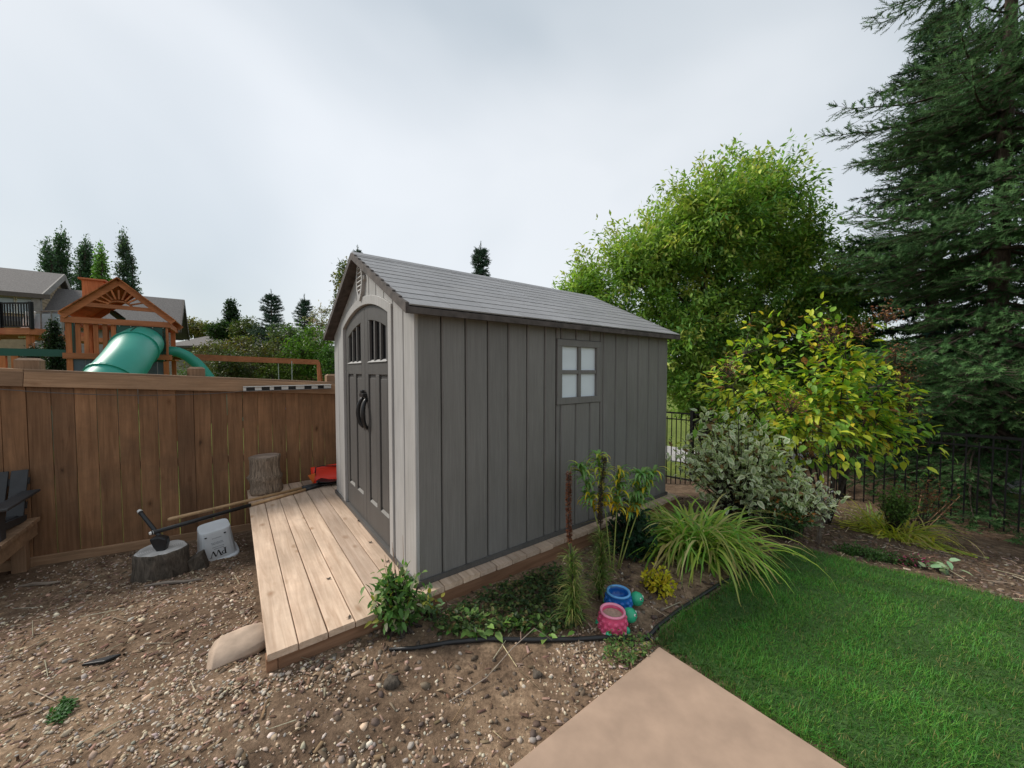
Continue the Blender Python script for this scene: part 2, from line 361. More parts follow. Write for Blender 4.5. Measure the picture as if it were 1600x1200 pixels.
def strips(base, d, L, w, bend, seg, col, tipcol=None, a0=(1.15, 1.5)):
    """arching strap leaves: base (n,3), horizontal dir angle d, length, width, bend = how far over it arches"""
    n = len(base); ts = np.linspace(0, 1, seg + 1); dirh = np.stack([np.cos(d), np.sin(d), np.zeros(n)], 1); side = np.stack([-np.sin(d), np.cos(d), np.zeros(n)], 1)
    pts = np.zeros((n, seg + 1, 3)); ang0 = rng.uniform(a0[0], a0[1], n); p = base.copy(); pts[:, 0] = p
    for i in range(1, seg + 1):
        a = ang0 - bend * ts[i] ** 1.3; st = (L / seg)[:, None]
        p = p + st * (dirh * np.cos(a)[:, None] + np.array([0, 0, 1.0]) * np.sin(a)[:, None]); pts[:, i] = p
    wd_ = w[:, None] * (1 - ts[None] ** 2.2 * 0.95) * (0.6 + 0.4 * np.minimum(1, ts[None] * 4))
    V = np.stack([pts - side[:, None] * wd_[..., None] / 2, pts + side[:, None] * wd_[..., None] / 2], 2)
    k = 2 * (seg + 1); q = np.array([[2 * i, 2 * i + 1, 2 * i + 3, 2 * i + 2] for i in range(seg)])
    C = np.repeat(col[:, None], k, 1)
    if tipcol is not None:
        m = np.repeat(ts, 2)[None, :, None] ** 2; C = C * (1 - m) + tipcol[:, None] * m
    return V.reshape(-1, 3), (q[None] + (np.arange(n) * k)[:, None, None]).reshape(-1, 4), C.reshape(-1, 3)

# ================================================================== GROUND
def axis_coords(lo, hi, step, far):
    mid = np.arange(lo, hi + step / 2, step); g = step * 1.35 ** np.arange(1, 40)
    ex = np.cumsum(g); ex = ex[ex < far]; return np.concatenate([(lo - ex)[::-1], mid, hi + ex])
def ground_material():
    m, n, l, b = _base('ground_mat'); mp, _ = coords(n, l, (1, 1, 1), False)
    big = noise(n, l, mp.outputs[0], 1.1, 6, 0.6); fine = noise(n, l, mp.outputs[0], 55, 6, 0.7); mid = noise(n, l, mp.outputs[0], 9, 6, 0.65)
    c1 = ramp(n, l, mid.outputs['Fac'], [(0.3, (0.105, 0.077, 0.058)), (0.55, (0.205, 0.155, 0.117)), (0.75, (0.33, 0.26, 0.2))])
    c2 = ramp(n, l, fine.outputs['Fac'], [(0.3, (0.55, 0.53, 0.5)), (0.7, (1.35, 1.3, 1.25))])
    soil = mixc(n, l, 1.0, c1.outputs[0], c2.outputs[0], 'MULTIPLY')
    c3 = ramp(n, l, big.outputs['Fac'], [(0.35, (0.75, 0.72, 0.72)), (0.65, (1.2, 1.18, 1.15))]); soil = mixc(n, l, 1.0, soil, c3.outputs[0], 'MULTIPLY')
    gr = ramp(n, l, mid.outputs['Fac'], [(0.3, (0.07, 0.12, 0.025)), (0.7, (0.2, 0.235, 0.055))])
    gg = mixc(n, l, 0.7, gr.outputs[0], c2.outputs[0], 'MULTIPLY')
    at = n.new('ShaderNodeAttribute'); at.attribute_name = 'Col'
    sp_ = n.new('ShaderNodeSeparateColor'); l.new(at.outputs['Color'], sp_.inputs[0]); soil = mixc(n, l, sp_.outputs[1], mixc(n, l, 1.0, soil, (1.22, 1.17, 1.08), 'MULTIPLY'), mixc(n, l, 1.0, soil, (.58, .55, .53), 'MULTIPLY')); l.new(mixc(n, l, sp_.outputs[0], soil, gg), b.inputs['Base Color']); b.inputs['Roughness'].default_value = 0.97; b.inputs['Specular IOR Level'].default_value = 0.1
    bump(n, l, b, fine.outputs['Fac'], 0.8, 0.012)
ground_material()
gx = axis_coords(-6.0, 8.0, 0.07, 900); gy = axis_coords(0.2, 8.0, 0.07, 900)
GX, GY = np.meshgrid(gx, gy); GZ = H(GX, GY)
GZ = GZ + np.where((np.abs(GX) < 9) & (GY < 9), rng.normal(0, 0.004, GX.shape), 0)
t_, s_ = TS(GX, GY); grassmask = np.clip(np.maximum(sstep(5.5, 5.8, s_), np.where(s_ > 3.4, sstep(8.5, 9.0, t_), sstep(9.9, 10.5, t_))), 0, 1)
nx, ny = len(gx), len(gy); idx = np.arange(nx * ny).reshape(ny, nx)
gf = np.stack([idx[:-1, :-1], idx[:-1, 1:], idx[1:, 1:], idx[1:, :-1]], -1).reshape(-1, 4)
g = np_obj('ground', np.stack([GX, GY, GZ], -1).reshape(-1, 3), gf, np.column_stack([grassmask.ravel(), (sstep(2.6, 4.4, t_) * .85 + .75 * np.exp(-((t_ + .35) / .55) ** 2 - ((s_ - 3.1) / .6) ** 2) + .6 * np.exp(-((t_ - .35) / .5) ** 2 - ((s_ - 1.75) / .32) ** 2)).ravel().clip(0, 1), np.zeros(grassmask.size)]), 'ground_mat', smooth=True)
tag(g, kind='structure')
# concrete patio in the near corner (two slabs with a joint)
mb = MB().box((0, 0, 0), (1, 1, 0.12))
def slab(t0, t1, s0, s1, top=0.035):
    m = MB(); c = 0.012; pts = [(t0, s0), (t1, s0), (t1, s1), (t0, s1)]
    ins = [(t0 + c, s0 + c), (t1 - c, s0 + c), (t1 - c, s1 - c), (t0 + c, s1 - c)]
    vs = [W(a, b, -0.12) for a, b in pts] + [W(a, b, top - c) for a, b in pts] + [W(a, b, top) for a, b in ins]
    fs = [(8, 9, 10, 11)] + [(k + i, k + (i + 1) % 4, k + 4 + (i + 1) % 4, k + 4 + i) for k in (0, 4) for i in range(4)]
    return m.add(vs, fs)
po = slab(-3.0, 1.908, -2.5, 1.127).build('patio', 'patio_concrete'); tag(po, kind='structure')
# walkway beyond the iron fence
m = MB()
for i in range(40):
    a, b_ = -12 + i * 1.0, -11 + i * 1.0
    q = [(10.6, a), (12.6, a), (12.6, b_), (10.6, b_)]; vs = []
    for tt, ss in q: x, y, _ = W(tt, ss); vs.append((x, y, Hf(x, y) + 0.02))
    m.add(vs, [(0, 1, 2, 3)])
tag(m.build('walkway', 'path_gravel'), kind='structure')

# ================================================================== DECK PLATFORM (planks run from the garden bed to the fence)
DZ = 0.17; D0, D1 = 0.105, 4.06; S0, S1 = 2.185, 5.42
deck = thing('deck_platform', 'pale new wooden plank deck carrying the grey shed beside the brown fence', 'deck', W(D0, S0, 0), TH)
npl = 28; pw = (D1 - D0) / npl
plank_meshes = [chbox(pw - 0.005, S1 - S0 - random.uniform(0, 0.012), 0.036, 0.004, 1).mesh('plank', 'deck_wood') for _ in range(5)]
for i in range(npl):
    put('plank', plank_meshes[i % 5], deck, (pw * (i + .5), (S1 - S0) / 2 + random.uniform(-0.006, 0.006), DZ - 0.018 + random.uniform(-0.0012, 0.0012)), (0, 0, random.uniform(-.0006, .0006)))
chbox(D1 - D0 - 0.06, 0.036, 0.2, 0.004, 0).build('fascia', 'fascia_wood', deck, ((D1 - D0) / 2 + 0.02, 0.035, DZ - 0.139))
chbox(0.05, 0.06, 0.14, 0.003, 2).build('corner_post', 'fascia_wood', deck, (0.024, 0.05, DZ - 0.107))
chbox(S1 - S0 - 0.1, 0.036, 0.14, 0.004, 0).build('fascia', 'fascia_wood', deck, (0.04, (S1 - S0) / 2 + 0.05, DZ - 0.108)).rotation_euler = (0, 0, R(90))
chbox(S1 - S0 - 0.1, 0.036, 0.14, 0.004, 0).build('fascia', 'fascia_wood', deck, (D1 - D0 - 0.04, (S1 - S0) / 2 + 0.05, DZ - 0.108)).rotation_euler = (0, 0, R(90))
for yy in (0.6, 1.2, 1.8, 2.4, 3.0):
    MB().box((0, 0, 0), (D1 - D0 - 0.12, 0.036, 0.3)).build('joist', 'fascia_wood', deck, ((D1 - D0) / 2, yy, DZ - 0.19))
# dry leaves and debris lying on the deck
for k, (px, py) in enumerate([(545, 966), (560, 815), (605, 878), (578, 848), (513, 905)]):
    x, y, z = onz(px, py, DZ); mm = MB(); a = random.uniform(0, 6)
    mm.add([(0.019 * math.cos(a + q * 1.05) * (1 if q % 3 else .35), 0.013 * math.sin(a + q * 1.05) * (1 if q % 2 else .6), 0.003 + 0.006 * (q % 3)) for q in range(6)], [(0, 1, 2, 3), (0, 3, 4, 5)])
    tag(mm.build('dry_leaf', 'old_stump', None, (x, y, z)), 'small curled dry brown leaf lying on the pale deck planks', 'leaf', 'dry leaves on the deck')

# ================================================================== SHED
SW, SL = 2.372, 3.018
shed = thing('garden_shed', 'grey moulded plastic garden shed with dark double doors and shingled gable roof', 'shed', W(0.942, 2.283, DZ), TH)
CY = SW / 2; SLP = 0.494; EZ, EO = 1.83, 0.09
def zr(y): return EZ + SLP * ((y if y <= CY else SW - y) + EO) - 0.05
BOT = 0.035
MB().box((SL / 2, CY, 0.02), (SL + 0.03, SW + 0.03, 0.036)).build('base_sill', 'shed_door', shed)
# core walls a little behind the panels (dark seams show between panels)
core = MB(); core.prism([(0.03, BOT), (SW - 0.03, BOT), (SW - 0.03, zr(0) - 0.03), (CY, zr(CY) - 0.03), (0.03, zr(0) - 0.03)], 0, 0.06, SL - 0.02)
core.build('inner_wall', 'shed_seam', shed)
def vplank(y0, y1, bot, top, name, mat, xf=0.0, th=0.03, n=3):
    """front panel between y0..y1, bot/top functions of y, chamfered vertical edges; outward -x"""
    g_ = 0.0035; c = 0.007; ys = list(np.linspace(y0 + g_, y1 - g_, n + 1)); mm = MB(); L_ = len(ys)
    prof = []
    for i, y in enumerate(ys):
        edge = i in (0, L_ - 1); inner = c if i == 0 else -c if i == L_ - 1 else 0
        prof.append((y, xf + (c if edge else 0)))
        if edge: prof.insert(len(prof) if i == 0 else len(prof) - 1, (y + inner, xf))
    vs = [(x, y, bot(y)) for y, x in prof] + [(x, y, top(y)) for y, x in prof] + [(xf + th, y, bot(y)) for y, x in prof] + [(xf + th, y, top(y)) for y, x in prof]
    k = len(prof); fs = []
    for i in range(k - 1):
        fs += [(i, i + 1, k + i + 1, k + i), (k + i, k + i + 1, 3 * k + i + 1, 3 * k + i), (i, 2 * k + i, 2 * k + i + 1, i + 1)]
    fs += [(0, k, 3 * k, 2 * k), (k - 1, 2 * k + k - 1, 3 * k + k - 1, 2 * k - 1)]
    mm.add(vs, fs); return mm.build(name, mat, shed)
DW = 0.70; TRW = 0.075
def za(y): return 2.015 - 0.145 * ((y - CY) / DW) ** 2
def zt(y): return 2.015 + TRW - (0.145) * ((y - CY) / (DW + 0.02)) ** 2
lowb = lambda y: BOT
ye = CY - DW - TRW
for a, b in ((0.0, ye / 2), (ye / 2, ye)):
    vplank(a, b, lowb, zr, 'wall_panel', 'shed_wall_lit'); vplank(SW - b, SW - a, lowb, zr, 'wall_panel', 'shed_wall_lit')
nu = 8
for i in range(nu):
    a = ye + (SW - 2 * ye) * i / nu; b = ye + (SW - 2 * ye) * (i + 1) / nu
    vplank(a, b, lambda y: zt(y) - 0.004, zr, 'wall_panel', 'shed_wall_lit', n=4)
# door trim: jambs and arch in one moulded frame
tr = MB(); ys = np.linspace(CY - DW - TRW, CY + DW + TRW, 25); yi = np.linspace(CY - DW, CY + DW, 25); fr_ = []
outl = [(CY - DW - TRW, BOT)] + [(y, zt(y)) for y in ys] + [(CY + DW + TRW, BOT)]
inl = [(CY - DW, BOT)] + [(y, za(y)) for y in yi] + [(CY + DW, BOT)]
k = len(outl); vs = [(-0.014, *p) for p in outl] + [(-0.014, *p) for p in inl] + [(0.05, *p) for p in outl] + [(0.05, *p) for p in inl]
fs = []
for i in range(k - 1):
    fs += [(i, i + 1, k + i + 1, k + i), (k + i, k + i + 1, 3 * k + i + 1, 3 * k + i), (i, 2 * k + i, 2 * k + i + 1, i + 1)]
tr.add(vs, fs).build('door_trim', 'shed_trim', shed, bevel=0.004)
# doors
def door(sign):
    y0, y1 = (CY - DW + 0.006, CY - 0.003) if sign < 0 else (CY + 0.003, CY + DW - 0.006)
    dz0 = BOT + 0.012; x0, x1 = 0.012, 0.045; mm = MB(); st = 0.085
    wz0, wzt = 1.51, lambda y: za(y) - 0.135
    yl, yr = y0 + (st if sign < 0 else 0.10), y1 - (0.10 if sign < 0 else st)
    def bx(a, b, c, d, xa=x0, xb=x1): mm.box(((xa + xb) / 2, (a + b) / 2, (c + d) / 2), (xb - xa, b - a, d - c))
    def slab_top(a, b, f0, f1, n=8):
        q = np.linspace(a, b, n + 1)
        poly = [(y, f0(y)) for y in q] + [(y, f1(y)) for y in q[::-1]]; mm.prism(poly, 0, x0, x1)
    slab_top(y0, yl, lambda y: dz0, lambda y: za(y) - 0.006, 3); slab_top(yr, y1, lambda y: dz0, lambda y: za(y) - 0.006, 3)
    slab_top(yl, yr, wzt, lambda y: za(y) - 0.006)
    bx(yl, yr, 1.40, wz0); bx(yl, yr, dz0, 0.27)
    ym = (yl + yr) / 2; bx(ym - 0.045, ym + 0.045, 0.27, 1.40)
    d = mm.build('door', 'shed_door', shed, bevel=0.004)
    for a, b in ((yl, ym - 0.045), (ym + 0.045, yr)):                       # recessed tall panels with a sloped sill
        p = MB(); p.box((0.036, (a + b) / 2, 0.835), (0.012, b - a, 1.13)); p.box((0.026, (a + b) / 2, 0.835), (0.012, b - a - 0.05, 1.06))
        p.build('door_panel', 'shed_door', d, bevel=0.003)
        sill = MB(); sill.prism([(0.012, 0.268), (0.03, 0.268), (0.03, 0.284)], 1, a + 0.008, b - 0.008); sill.build('panel_sill', 'shed_wall', d)  # sill coloured lighter than the door, a painted lit edge
    q = np.linspace(yl, yr, 9); poly = [(yl, wz0), (yr, wz0)] + [(y, wzt(y)) for y in q[::-1]]
    MB().prism(poly, 0, 0.041, 0.044).build('window_pane', 'dark_glass', d)
    for f in (0.04, 0.345, 0.655, 0.96):
        yy = yl + (yr - yl) * f; mu = MB().prism([(yy - 0.016, wz0), (yy + 0.016, wz0), (yy + 0.016, wzt(yy + .016)), (yy - 0.016, wzt(yy - .016))], 0, 0.016, 0.036)
        mu.build('muntin', 'shed_door', d)
    MB().prism([(0.002, wz0 - 0.004), (0.032, wz0 - 0.004), (0.032, wz0 + 0.018)], 1, yl + 0.004, yr - 0.004).build('window_sill', 'shed_trim', d)
    yh = CY + sign * 0.045; hp = []
    for i in range(13):
        a = -1.25 + 2.5 * i / 12; hp.append((0.012 - 0.062 * math.cos(a) / 1.0 + 0.018, yh - sign * 0.0 + sign * 0.035 * math.cos(a), 1.05 + 0.135 * math.sin(a) / math.sin(1.25)))
    hd = MB().tube(hp, [0.013 + 0.006 * math.cos(-1.25 + 2.5 * i / 12) for i in range(13)], 10); hd.build('handle', 'black_plastic', d, smooth=True)
    if sign < 0: MB().box((-0.005, CY, 1.215), (0.04, 0.12, 0.035)).box((-0.012, CY, 1.245), (0.03, 0.05, 0.03)).build('latch', 'black_plastic', d, bevel=0.006)
    return d
door(-1); door(1)
# gable vent: pointed oval louvre
vz = 2.245; vh = 0.155; vw = 0.078
def ov(f): return vw * (1 - abs(f) ** 2.2)
pl = [(CY + ov(f), vz + vh * f) for f in np.linspace(-1, 1, 15)] + [(CY - ov(f), vz + vh * f) for f in np.linspace(1, -1, 15)[1:-1]]
vent = MB().prism(pl, 0, -0.012, -0.004).build('gable_vent', 'shed_seam', shed)
k = len(pl); vs = []
for fo, xx in ((1.22, -0.03), (0.92, -0.03), (1.22, 0.0), (0.92, 0.0)): vs += [(xx, CY + (p[0] - CY) * fo, vz + (p[1] - vz) * fo) for p in pl]
fs = []
for i in range(k):
    j = (i + 1) % k; fs += [(i, j, k + j, k + i), (k + i, k + j, 3 * k + j, 3 * k + i), (i, 2 * k + i, 2 * k + j, j)]
MB().add(vs, fs).build('vent_frame', 'shed_trim', vent)
for i in range(6):
    f = -0.62 + 0.25 * i; MB().box((-0.02, CY, vz + vh * f), (0.02, 2 * ov(f) * 0.9, 0.02), Matrix.Rotation(0.5, 3, 'Y')).build('louvre', 'shed_wall_lit', vent)
for sgn in (-1, 1): MB().prism([(CY + sgn * 0.09, vz - 0.03), (CY + sgn * 0.118, vz - 0.012), (CY + sgn * 0.118, vz + 0.012), (CY + sgn * 0.09, vz + 0.03)], 0, -0.022, 0.0).build('vent_ear', 'shed_trim', vent)
# long side wall panels (outward -y)
n16 = 16; pwid = SL / n16
WX0, WX1, WZ0, WZ1 = 1.265, 1.845, 1.14, 1.705
def side_panel(x0, x1, z0, z1):
    g_ = 0.004; c = 0.009; x0 += g_; x1 -= g_
    MB().prism([(x0, c), (x0 + c, 0), (x1 - c, 0), (x1, c), (x1, 0.03), (x0, 0.03)], 2, z0, z1).build('wall_panel', 'shed_wall', shed)
for i in range(n16):
    a, b = i * pwid + (0.012 if i == 0 else 0), (i + 1) * pwid
    if b <= WX0 or a >= WX1: side_panel(a, b, BOT, EZ + 0.01)
    else:
        if a < WX0: side_panel(a, WX0, BOT, EZ + 0.01); a = WX0 + 0.002
        if b > WX1: side_panel(WX1, b, BOT, EZ + 0.01); b = WX1 - 0.002
        side_panel(a, b, BOT, WZ0 - 0.004); side_panel(a, b, WZ1 + 0.004, EZ + 0.01)
for i in range(n16):                                                        # far long wall and back wall
    a, b = i * pwid, (i + 1) * pwid
    MB().prism([(a + .004, SW - .009), (a + .013, SW), (b - .013, SW), (b - .004, SW - .009), (b - .004, SW - .03), (a + .004, SW - .03)], 2, BOT, EZ + 0.01).build('wall_panel', 'shed_wall', shed)
for i in range(12):
    a, b = i * SW / 12 + 0.004, (i + 1) * SW / 12 - 0.004; zz = min(zr(a), zr(b))
    MB().prism([(a, BOT), (b, BOT), (b, zr(b)), (a, zr(a))], 0, SL - 0.022, SL).build('wall_panel', 'shed_wall', shed)
# side window
win = MB(); fw = 0.058; x0, x1, z0, z1 = WX0 + .004, WX1 - .004, WZ0, WZ1
for a, b, c, d in ((x0, x1, z1 - fw, z1), (x0, x1, z0, z0 + fw), (x0, x0 + fw, z0 + fw, z1 - fw), (x1 - fw, x1, z0 + fw, z1 - fw)):
    win.box(((a + b) / 2, 0.012, (c + d) / 2), (b - a, 0.044, d - c))
plastic_wood('shed_window_frame', (0.17, 0.163, 0.155), 2)
wo = win.build('window', 'shed_window_frame', shed, bevel=0.003)
xm, zm = (x0 + x1) / 2, (z0 + z1) / 2
MB().box((xm, 0.012, zm), (0.036, 0.03, z1 - z0 - 2 * fw)).build('muntin', 'shed_window_frame', wo, bevel=0.003)
for sg in (-1, 1): MB().box((xm + sg * ((x1 - x0) / 4 - fw / 2 + .009), 0.0125, zm), ((x1 - x0) / 2 - fw - 0.018, 0.029, 0.034)).build('muntin', 'shed_window_frame', wo, bevel=0.003)
for a, b in ((x0 + fw, xm - .018), (xm + .018, x1 - fw)):
    for c, d in ((z0 + fw, zm - .017), (zm + .017, z1 - fw)):
        MB().box(((a + b) / 2, 0.022, (c + d) / 2), (b - a + .004, 0.006, d - c + .004)).build('window_pane', 'frosted_pane', wo)
# roof
RX0, RX1 = -0.075, SL + 0.075; RZ = EZ + SLP * (CY + EO); cs = math.atan(SLP); slen = (CY + EO) / math.cos(cs)
for sg in (0, 1):
    def Y(y): return y if sg == 0 else SW - y
    poly = [(Y(-EO), EZ), (Y(CY), RZ), (Y(CY), RZ - 0.04), (Y(-EO), EZ - 0.04)]
    MB().prism(poly, 0, RX0, RX1).build('roof_slab', 'eave_brown', shed)
    MB().prism([(Y(-EO - 0.012), EZ - 0.043), (Y(-EO + 0.012), EZ - 0.043), (Y(-EO + 0.012), EZ + 0.002), (Y(-EO - 0.012), EZ - 0.004)], 0, RX0 - 0.01, RX1 + 0.01).build('eave_board', 'eave_brown', shed)
    for xx in (RX0 - 0.008, RX1 + 0.008):                                   # stepped rake boards along both gables
        rb = MB()
        ncs = 11
        for i in range(ncs):
            f0, f1 = i / ncs, (i + 1) / ncs; yA, yB = -EO + (CY + EO) * f0, -EO + (CY + EO) * f1; zA, zB = EZ + SLP * (yA + EO), EZ + SLP * (yB + EO)
            rb.prism([(Y(yA), zA - 0.045), (Y(yB), zB - 0.045), (Y(yB), zB + 0.012), (Y(yA), zA + 0.022)], 0, xx - 0.012, xx + 0.012)
        rb.build('rake_board', 'eave_brown', shed)
ncrs = 11; cw = slen / ncrs; shw = 0.302
shm = []
for k_ in range(3):
    s_m = MB(); w_ = shw - 0.002; h_ = cw - 0.006
    s_m.add([(-w_ / 2, 0, 0.004), (w_ / 2, 0, 0.004), (w_ / 2, 0, 0.013), (-w_ / 2, 0, 0.013), (-w_ / 2, h_, 0.002), (w_ / 2, h_, 0.002), (w_ / 2, h_, 0.0105), (-w_ / 2, h_, 0.0105)],
            [(0, 1, 2, 3), (3, 2, 6, 7), (0, 3, 7, 4), (1, 5, 6, 2), (4, 7, 6, 5), (0, 4, 5, 1)])
    shm.append(s_m.mesh('shingle', 'shingle_grey'))
roofd = MB().prism([(CY - 0.07, RZ - 0.030), (CY, RZ + 0.005), (CY + 0.07, RZ - 0.030), (CY, RZ - 0.01)], 0, RX0, RX1).build('ridge_bed', 'shed_seam', shed)
for sg in (0, 1):
    for r_ in range(ncrs):
        off = (r_ % 2) * shw / 2; x = RX0 + off - shw / 2 if off else RX0
        xs = []
        while x < RX1 - 0.02: xs.append(x); x += shw
        for x in xs:
            xa, xb = max(x, RX0), min(x + shw, RX1)
            if xb - xa < 0.03: continue
            f = (xb - xa) / shw; d = r_ * cw
            y = -EO + d * math.cos(cs) - 0.006; z = EZ + d * math.sin(cs) + 0.002
            o = put('shingle', shm[(r_ + int(x * 7)) % 3], shed, ((xa + xb) / 2, y if sg == 0 else SW - y, z + random.uniform(-.0006, .0006)), (cs, 0, 0 if sg == 0 else math.pi), (f, 1, 1))
            if sg == 1: o.rotation_euler = (-cs, 0, 0); o.scale = (f, -1, 1)
ncap = 10
for i in range(ncap):
    a = RX0 - 0.01 + (RX1 - RX0 + 0.02) * i / ncap; b = a + (RX1 - RX0 + 0.02) / ncap - 0.004; h = 0.022; w_ = 0.085
    MB().prism([(CY - w_, RZ - w_ * SLP + h - .012), (CY - w_, RZ - w_ * SLP + h), (CY, RZ + h + 0.004), (CY + w_, RZ - w_ * SLP + h), (CY + w_, RZ - w_ * SLP + h - .012), (CY, RZ + h - .012)], 0, a, b).build('ridge_cap', 'shingle_grey', shed)

# ================================================================== WOODEN FENCE
FS = 5.47
def ftop(t): return 1.505 - 0.063 * t
def fbot(t): return Hf(*W(t, FS)[:2])
T0, T1 = -3.9, 4.6
fence = thing('wooden_fence', 'brown stained wooden board fence with a wide top rail behind deck', 'fence', W(T0, FS, 0), TH)
pitch = 0.1475; npk = int((T1 - T0) / pitch)
pk = [chbox(0.1435, 0.019, 1.72, 0.002, 2).mesh('picket', 'fence_wood') for _ in range(1)]
for i in range(npk):
    t = T0 + pitch * (i + .5); top = ftop(t) - 0.03; bot = fbot(t) + 0.02; h = top - bot
    put('picket', pk[0], fence, (t - T0, random.uniform(-.002, .002), (top + bot) / 2), (0, random.uniform(-.0025, .0025), 0), (1, 1, h / 1.72))
def frail(t0, t1, y, zoff, hh, th, nm, mat='fence_rail_wood', zf=ftop):
    z0, z1 = zf(t0) + zoff, zf(t1) + zoff; L = math.hypot(t1 - t0, z1 - z0)
    o = chbox(L, th, hh, 0.004, 0).build(nm, mat, fence, ((t0 + t1) / 2 - T0, y, (z0 + z1) / 2)); o.rotation_euler = (0, -math.atan2(z1 - z0, t1 - t0), 0)
PTS = [-3.82, -1.66, 0.0 - 0.33, 1.15, 2.9, 4.5]
pts_t = [onplane_s(40, 585, FS)[0], onplane_s(306, 590, FS)[0], onplane_s(521, 600, FS)[0]]
joints = [T0, pts_t[0], pts_t[2] + 0.08, T1]
for a, b in zip(joints[:-1], joints[1:]): frail(a + 0.002, b - 0.002, -0.035, -0.075, 0.14, 0.036, 'top_rail')
for a, b in zip(joints[:-1], joints[1:]): frail(a + 0.002, b - 0.002, 0.02, 0.0, 0.036, 0.14, 'cap_rail')
fz2 = lambda t: fbot(t)
for a, b in zip(joints[:-1], joints[1:]): frail(a, b, -0.026, 0.035, 0.09, 0.03, 'kick_board', zf=lambda t: -0.325 - 0.06 * t if t > -3.0 else -0.325 + 0.18)
for a, b in zip(joints[:-1], joints[1:]): frail(a, b, 0.03, -0.95, 0.09, 0.036, 'back_rail')
for t in pts_t + [pts_t[0] - 2.1, pts_t[2] + 2.2]:
    z = ftop(t); hgt = z + 0.125 + 0.55; p = MB().prism([(-.075, -.075), (.075, -.075), (.075, .075), (-.075, .075)], 2, -hgt + 0.0, 0)
    po_ = p.build('post', 'post_wood', fence, (t - T0, 0.10, z + 0.10))
    c = MB(); c.add([(-.077, -.077, 0), (.077, -.077, 0), (.077, .077, 0), (-.077, .077, 0), (-.05, -.05, .022), (.05, -.05, .022), (.05, .05, .022), (-.05, .05, .022)], [(0, 1, 5, 4), (1, 2, 6, 5), (2, 3, 7, 6), (3, 0, 4, 7), (4, 5, 6, 7)]).build('post_cap', 'post_wood', po_)
# cable sagging along the fence
t_a, z_a = onplane_s(-60, 603, FS - .07); t_b, z_b = onplane_s(385, 611, FS - .07); path = []
for i in range(25):
    f = i / 24; t = t_a + (t_b - t_a) * f; path.append(W(t, FS - .068, z_a + (z_b - z_a) * f - 0.20 * f * (1 - f) * 1.3))
tag(MB().tube(path, 0.004, 6).build('hanging_cable', 'cable', smooth=True), 'thin dark cable sagging along the brown board fence below its top rail', 'cable')
# slotted rack on the rail
t_a, z_a = onplane_s(380, 608, FS - .09); t_b, z_b = onplane_s(517, 604, FS - .09); rk = thing('slotted_rack', 'long narrow rack of white and black slots fixed to fence rail', 'rack', W((t_a + t_b) / 2, FS - .085, (z_a + z_b) / 2), TH)
L = t_b - t_a; tilt = -math.atan2(z_b - z_a, L); RY = Matrix.Rotation(tilt, 3, 'Y')
def rbox(c, d): return MB().box(RY @ Vector(c), d, RY)
rbox((0, 0.012, 0), (L, 0.012, 0.048)).build('backing', 'black_plastic', rk); rbox((0, -0.012, 0.027), (L, 0.06, 0.008)).build('upper_lip', 'white_plastic', rk); rbox((0, -0.008, -0.025), (L, 0.045, 0.006)).build('lower_lip', 'grey_trim', rk)
for f, w_ in ((-.485, .03), (-.345, .07), (-.2, .045), (-.055, .075), (.12, .10), (.295, .075), (.455, .09)): rbox((L * f, -0.006, 0), (w_ * L, 0.02, 0.038)).build('hook_block', 'white_plastic', rk)

# ================================================================== THINGS IN THE LEFT YARD
def blob_stone(rx, ry, rz, n=18, m=11, seed=1, amp=0.18, flat=0.0):
    r_ = np.random.default_rng(seed); ph = r_.uniform(0, 6.28, (6, 3)); fq = r_.uniform(0.8, 2.6, (6, 3)); mb = MB().ball((0, 0, 0), 1.0, n, m); vs = []
    for v in mb.v:
        a = np.array(v); k = 1 + amp * sum(math.sin(float(fq[i] @ a) * 2 + ph[i, 0]) for i in range(6)) / 3
        p = a * k; p = np.sign(p) * np.minimum(np.abs(p), 0.86); vs.append((p[0] * rx, p[1] * ry, p[2] * rz))
    mb.v = vs; return mb
# log standing on the deck
x, y, z = onz(416, 768, DZ); lg = thing('cut_log', 'upright cut log with rough bark standing on the deck by fence', 'log', (x, y, DZ)); lg.scale = (.88, .88, 1)
wob = lambda a, z: 1 + 0.05 * math.sin(3 * a + z * 9) + 0.035 * math.sin(7 * a + 2) + 0.02 * math.sin(17 * a + z * 20) + (0.10 * math.exp(-((a - 3.5) / .5) ** 2 - ((z - .18) / .03) ** 2))
prof = [(0.185, 0.0), (0.19, 0.03), (0.178, 0.09), (0.182, 0.15), (0.196, 0.19), (0.175, 0.22), (0.168, 0.30), (0.17, 0.38), (0.178, 0.425), (0.165, 0.43)]
MB().lathe(prof, 40, wob=wob).build('bark', 'stump_bark', lg, smooth=True); MB().lathe([(0.163, 0.428), (0.15, 0.434)], 30, wob=lambda a, z: 1 + 0.05 * math.sin(3 * a + 4)).build('cut_face', 'end_grain', lg)
# chopping block
x, y, z = ground_hit(254, 898); ang = math.atan2(y, x) - math.pi / 2
st = thing('chopping_block', 'old grey weathered chopping stump with pale cut top standing in gravel', 'stump', (x, y, z - 0.03))
wob2 = lambda a, z: 1 + 0.05 * math.sin(2 * a + 1) + 0.04 * math.sin(5 * a) + 0.02 * math.sin(11 * a + z * 9) - 0.10 * math.exp(-((a - 5.35) / .13) ** 2)
MB().lathe([(0.185, 0), (0.195, 0.05), (0.18, 0.12), (0.176, 0.2), (0.178, 0.262), (0.171, 0.27)], 44, wob=wob2).build('bark', 'old_stump', st, smooth=True)
MB().lathe([(0.168, 0.268), (0.16, 0.275)], 40, wob=wob2).build('cut_face', 'pale_end_grain', st)
sx, sy, sz = x, y, z
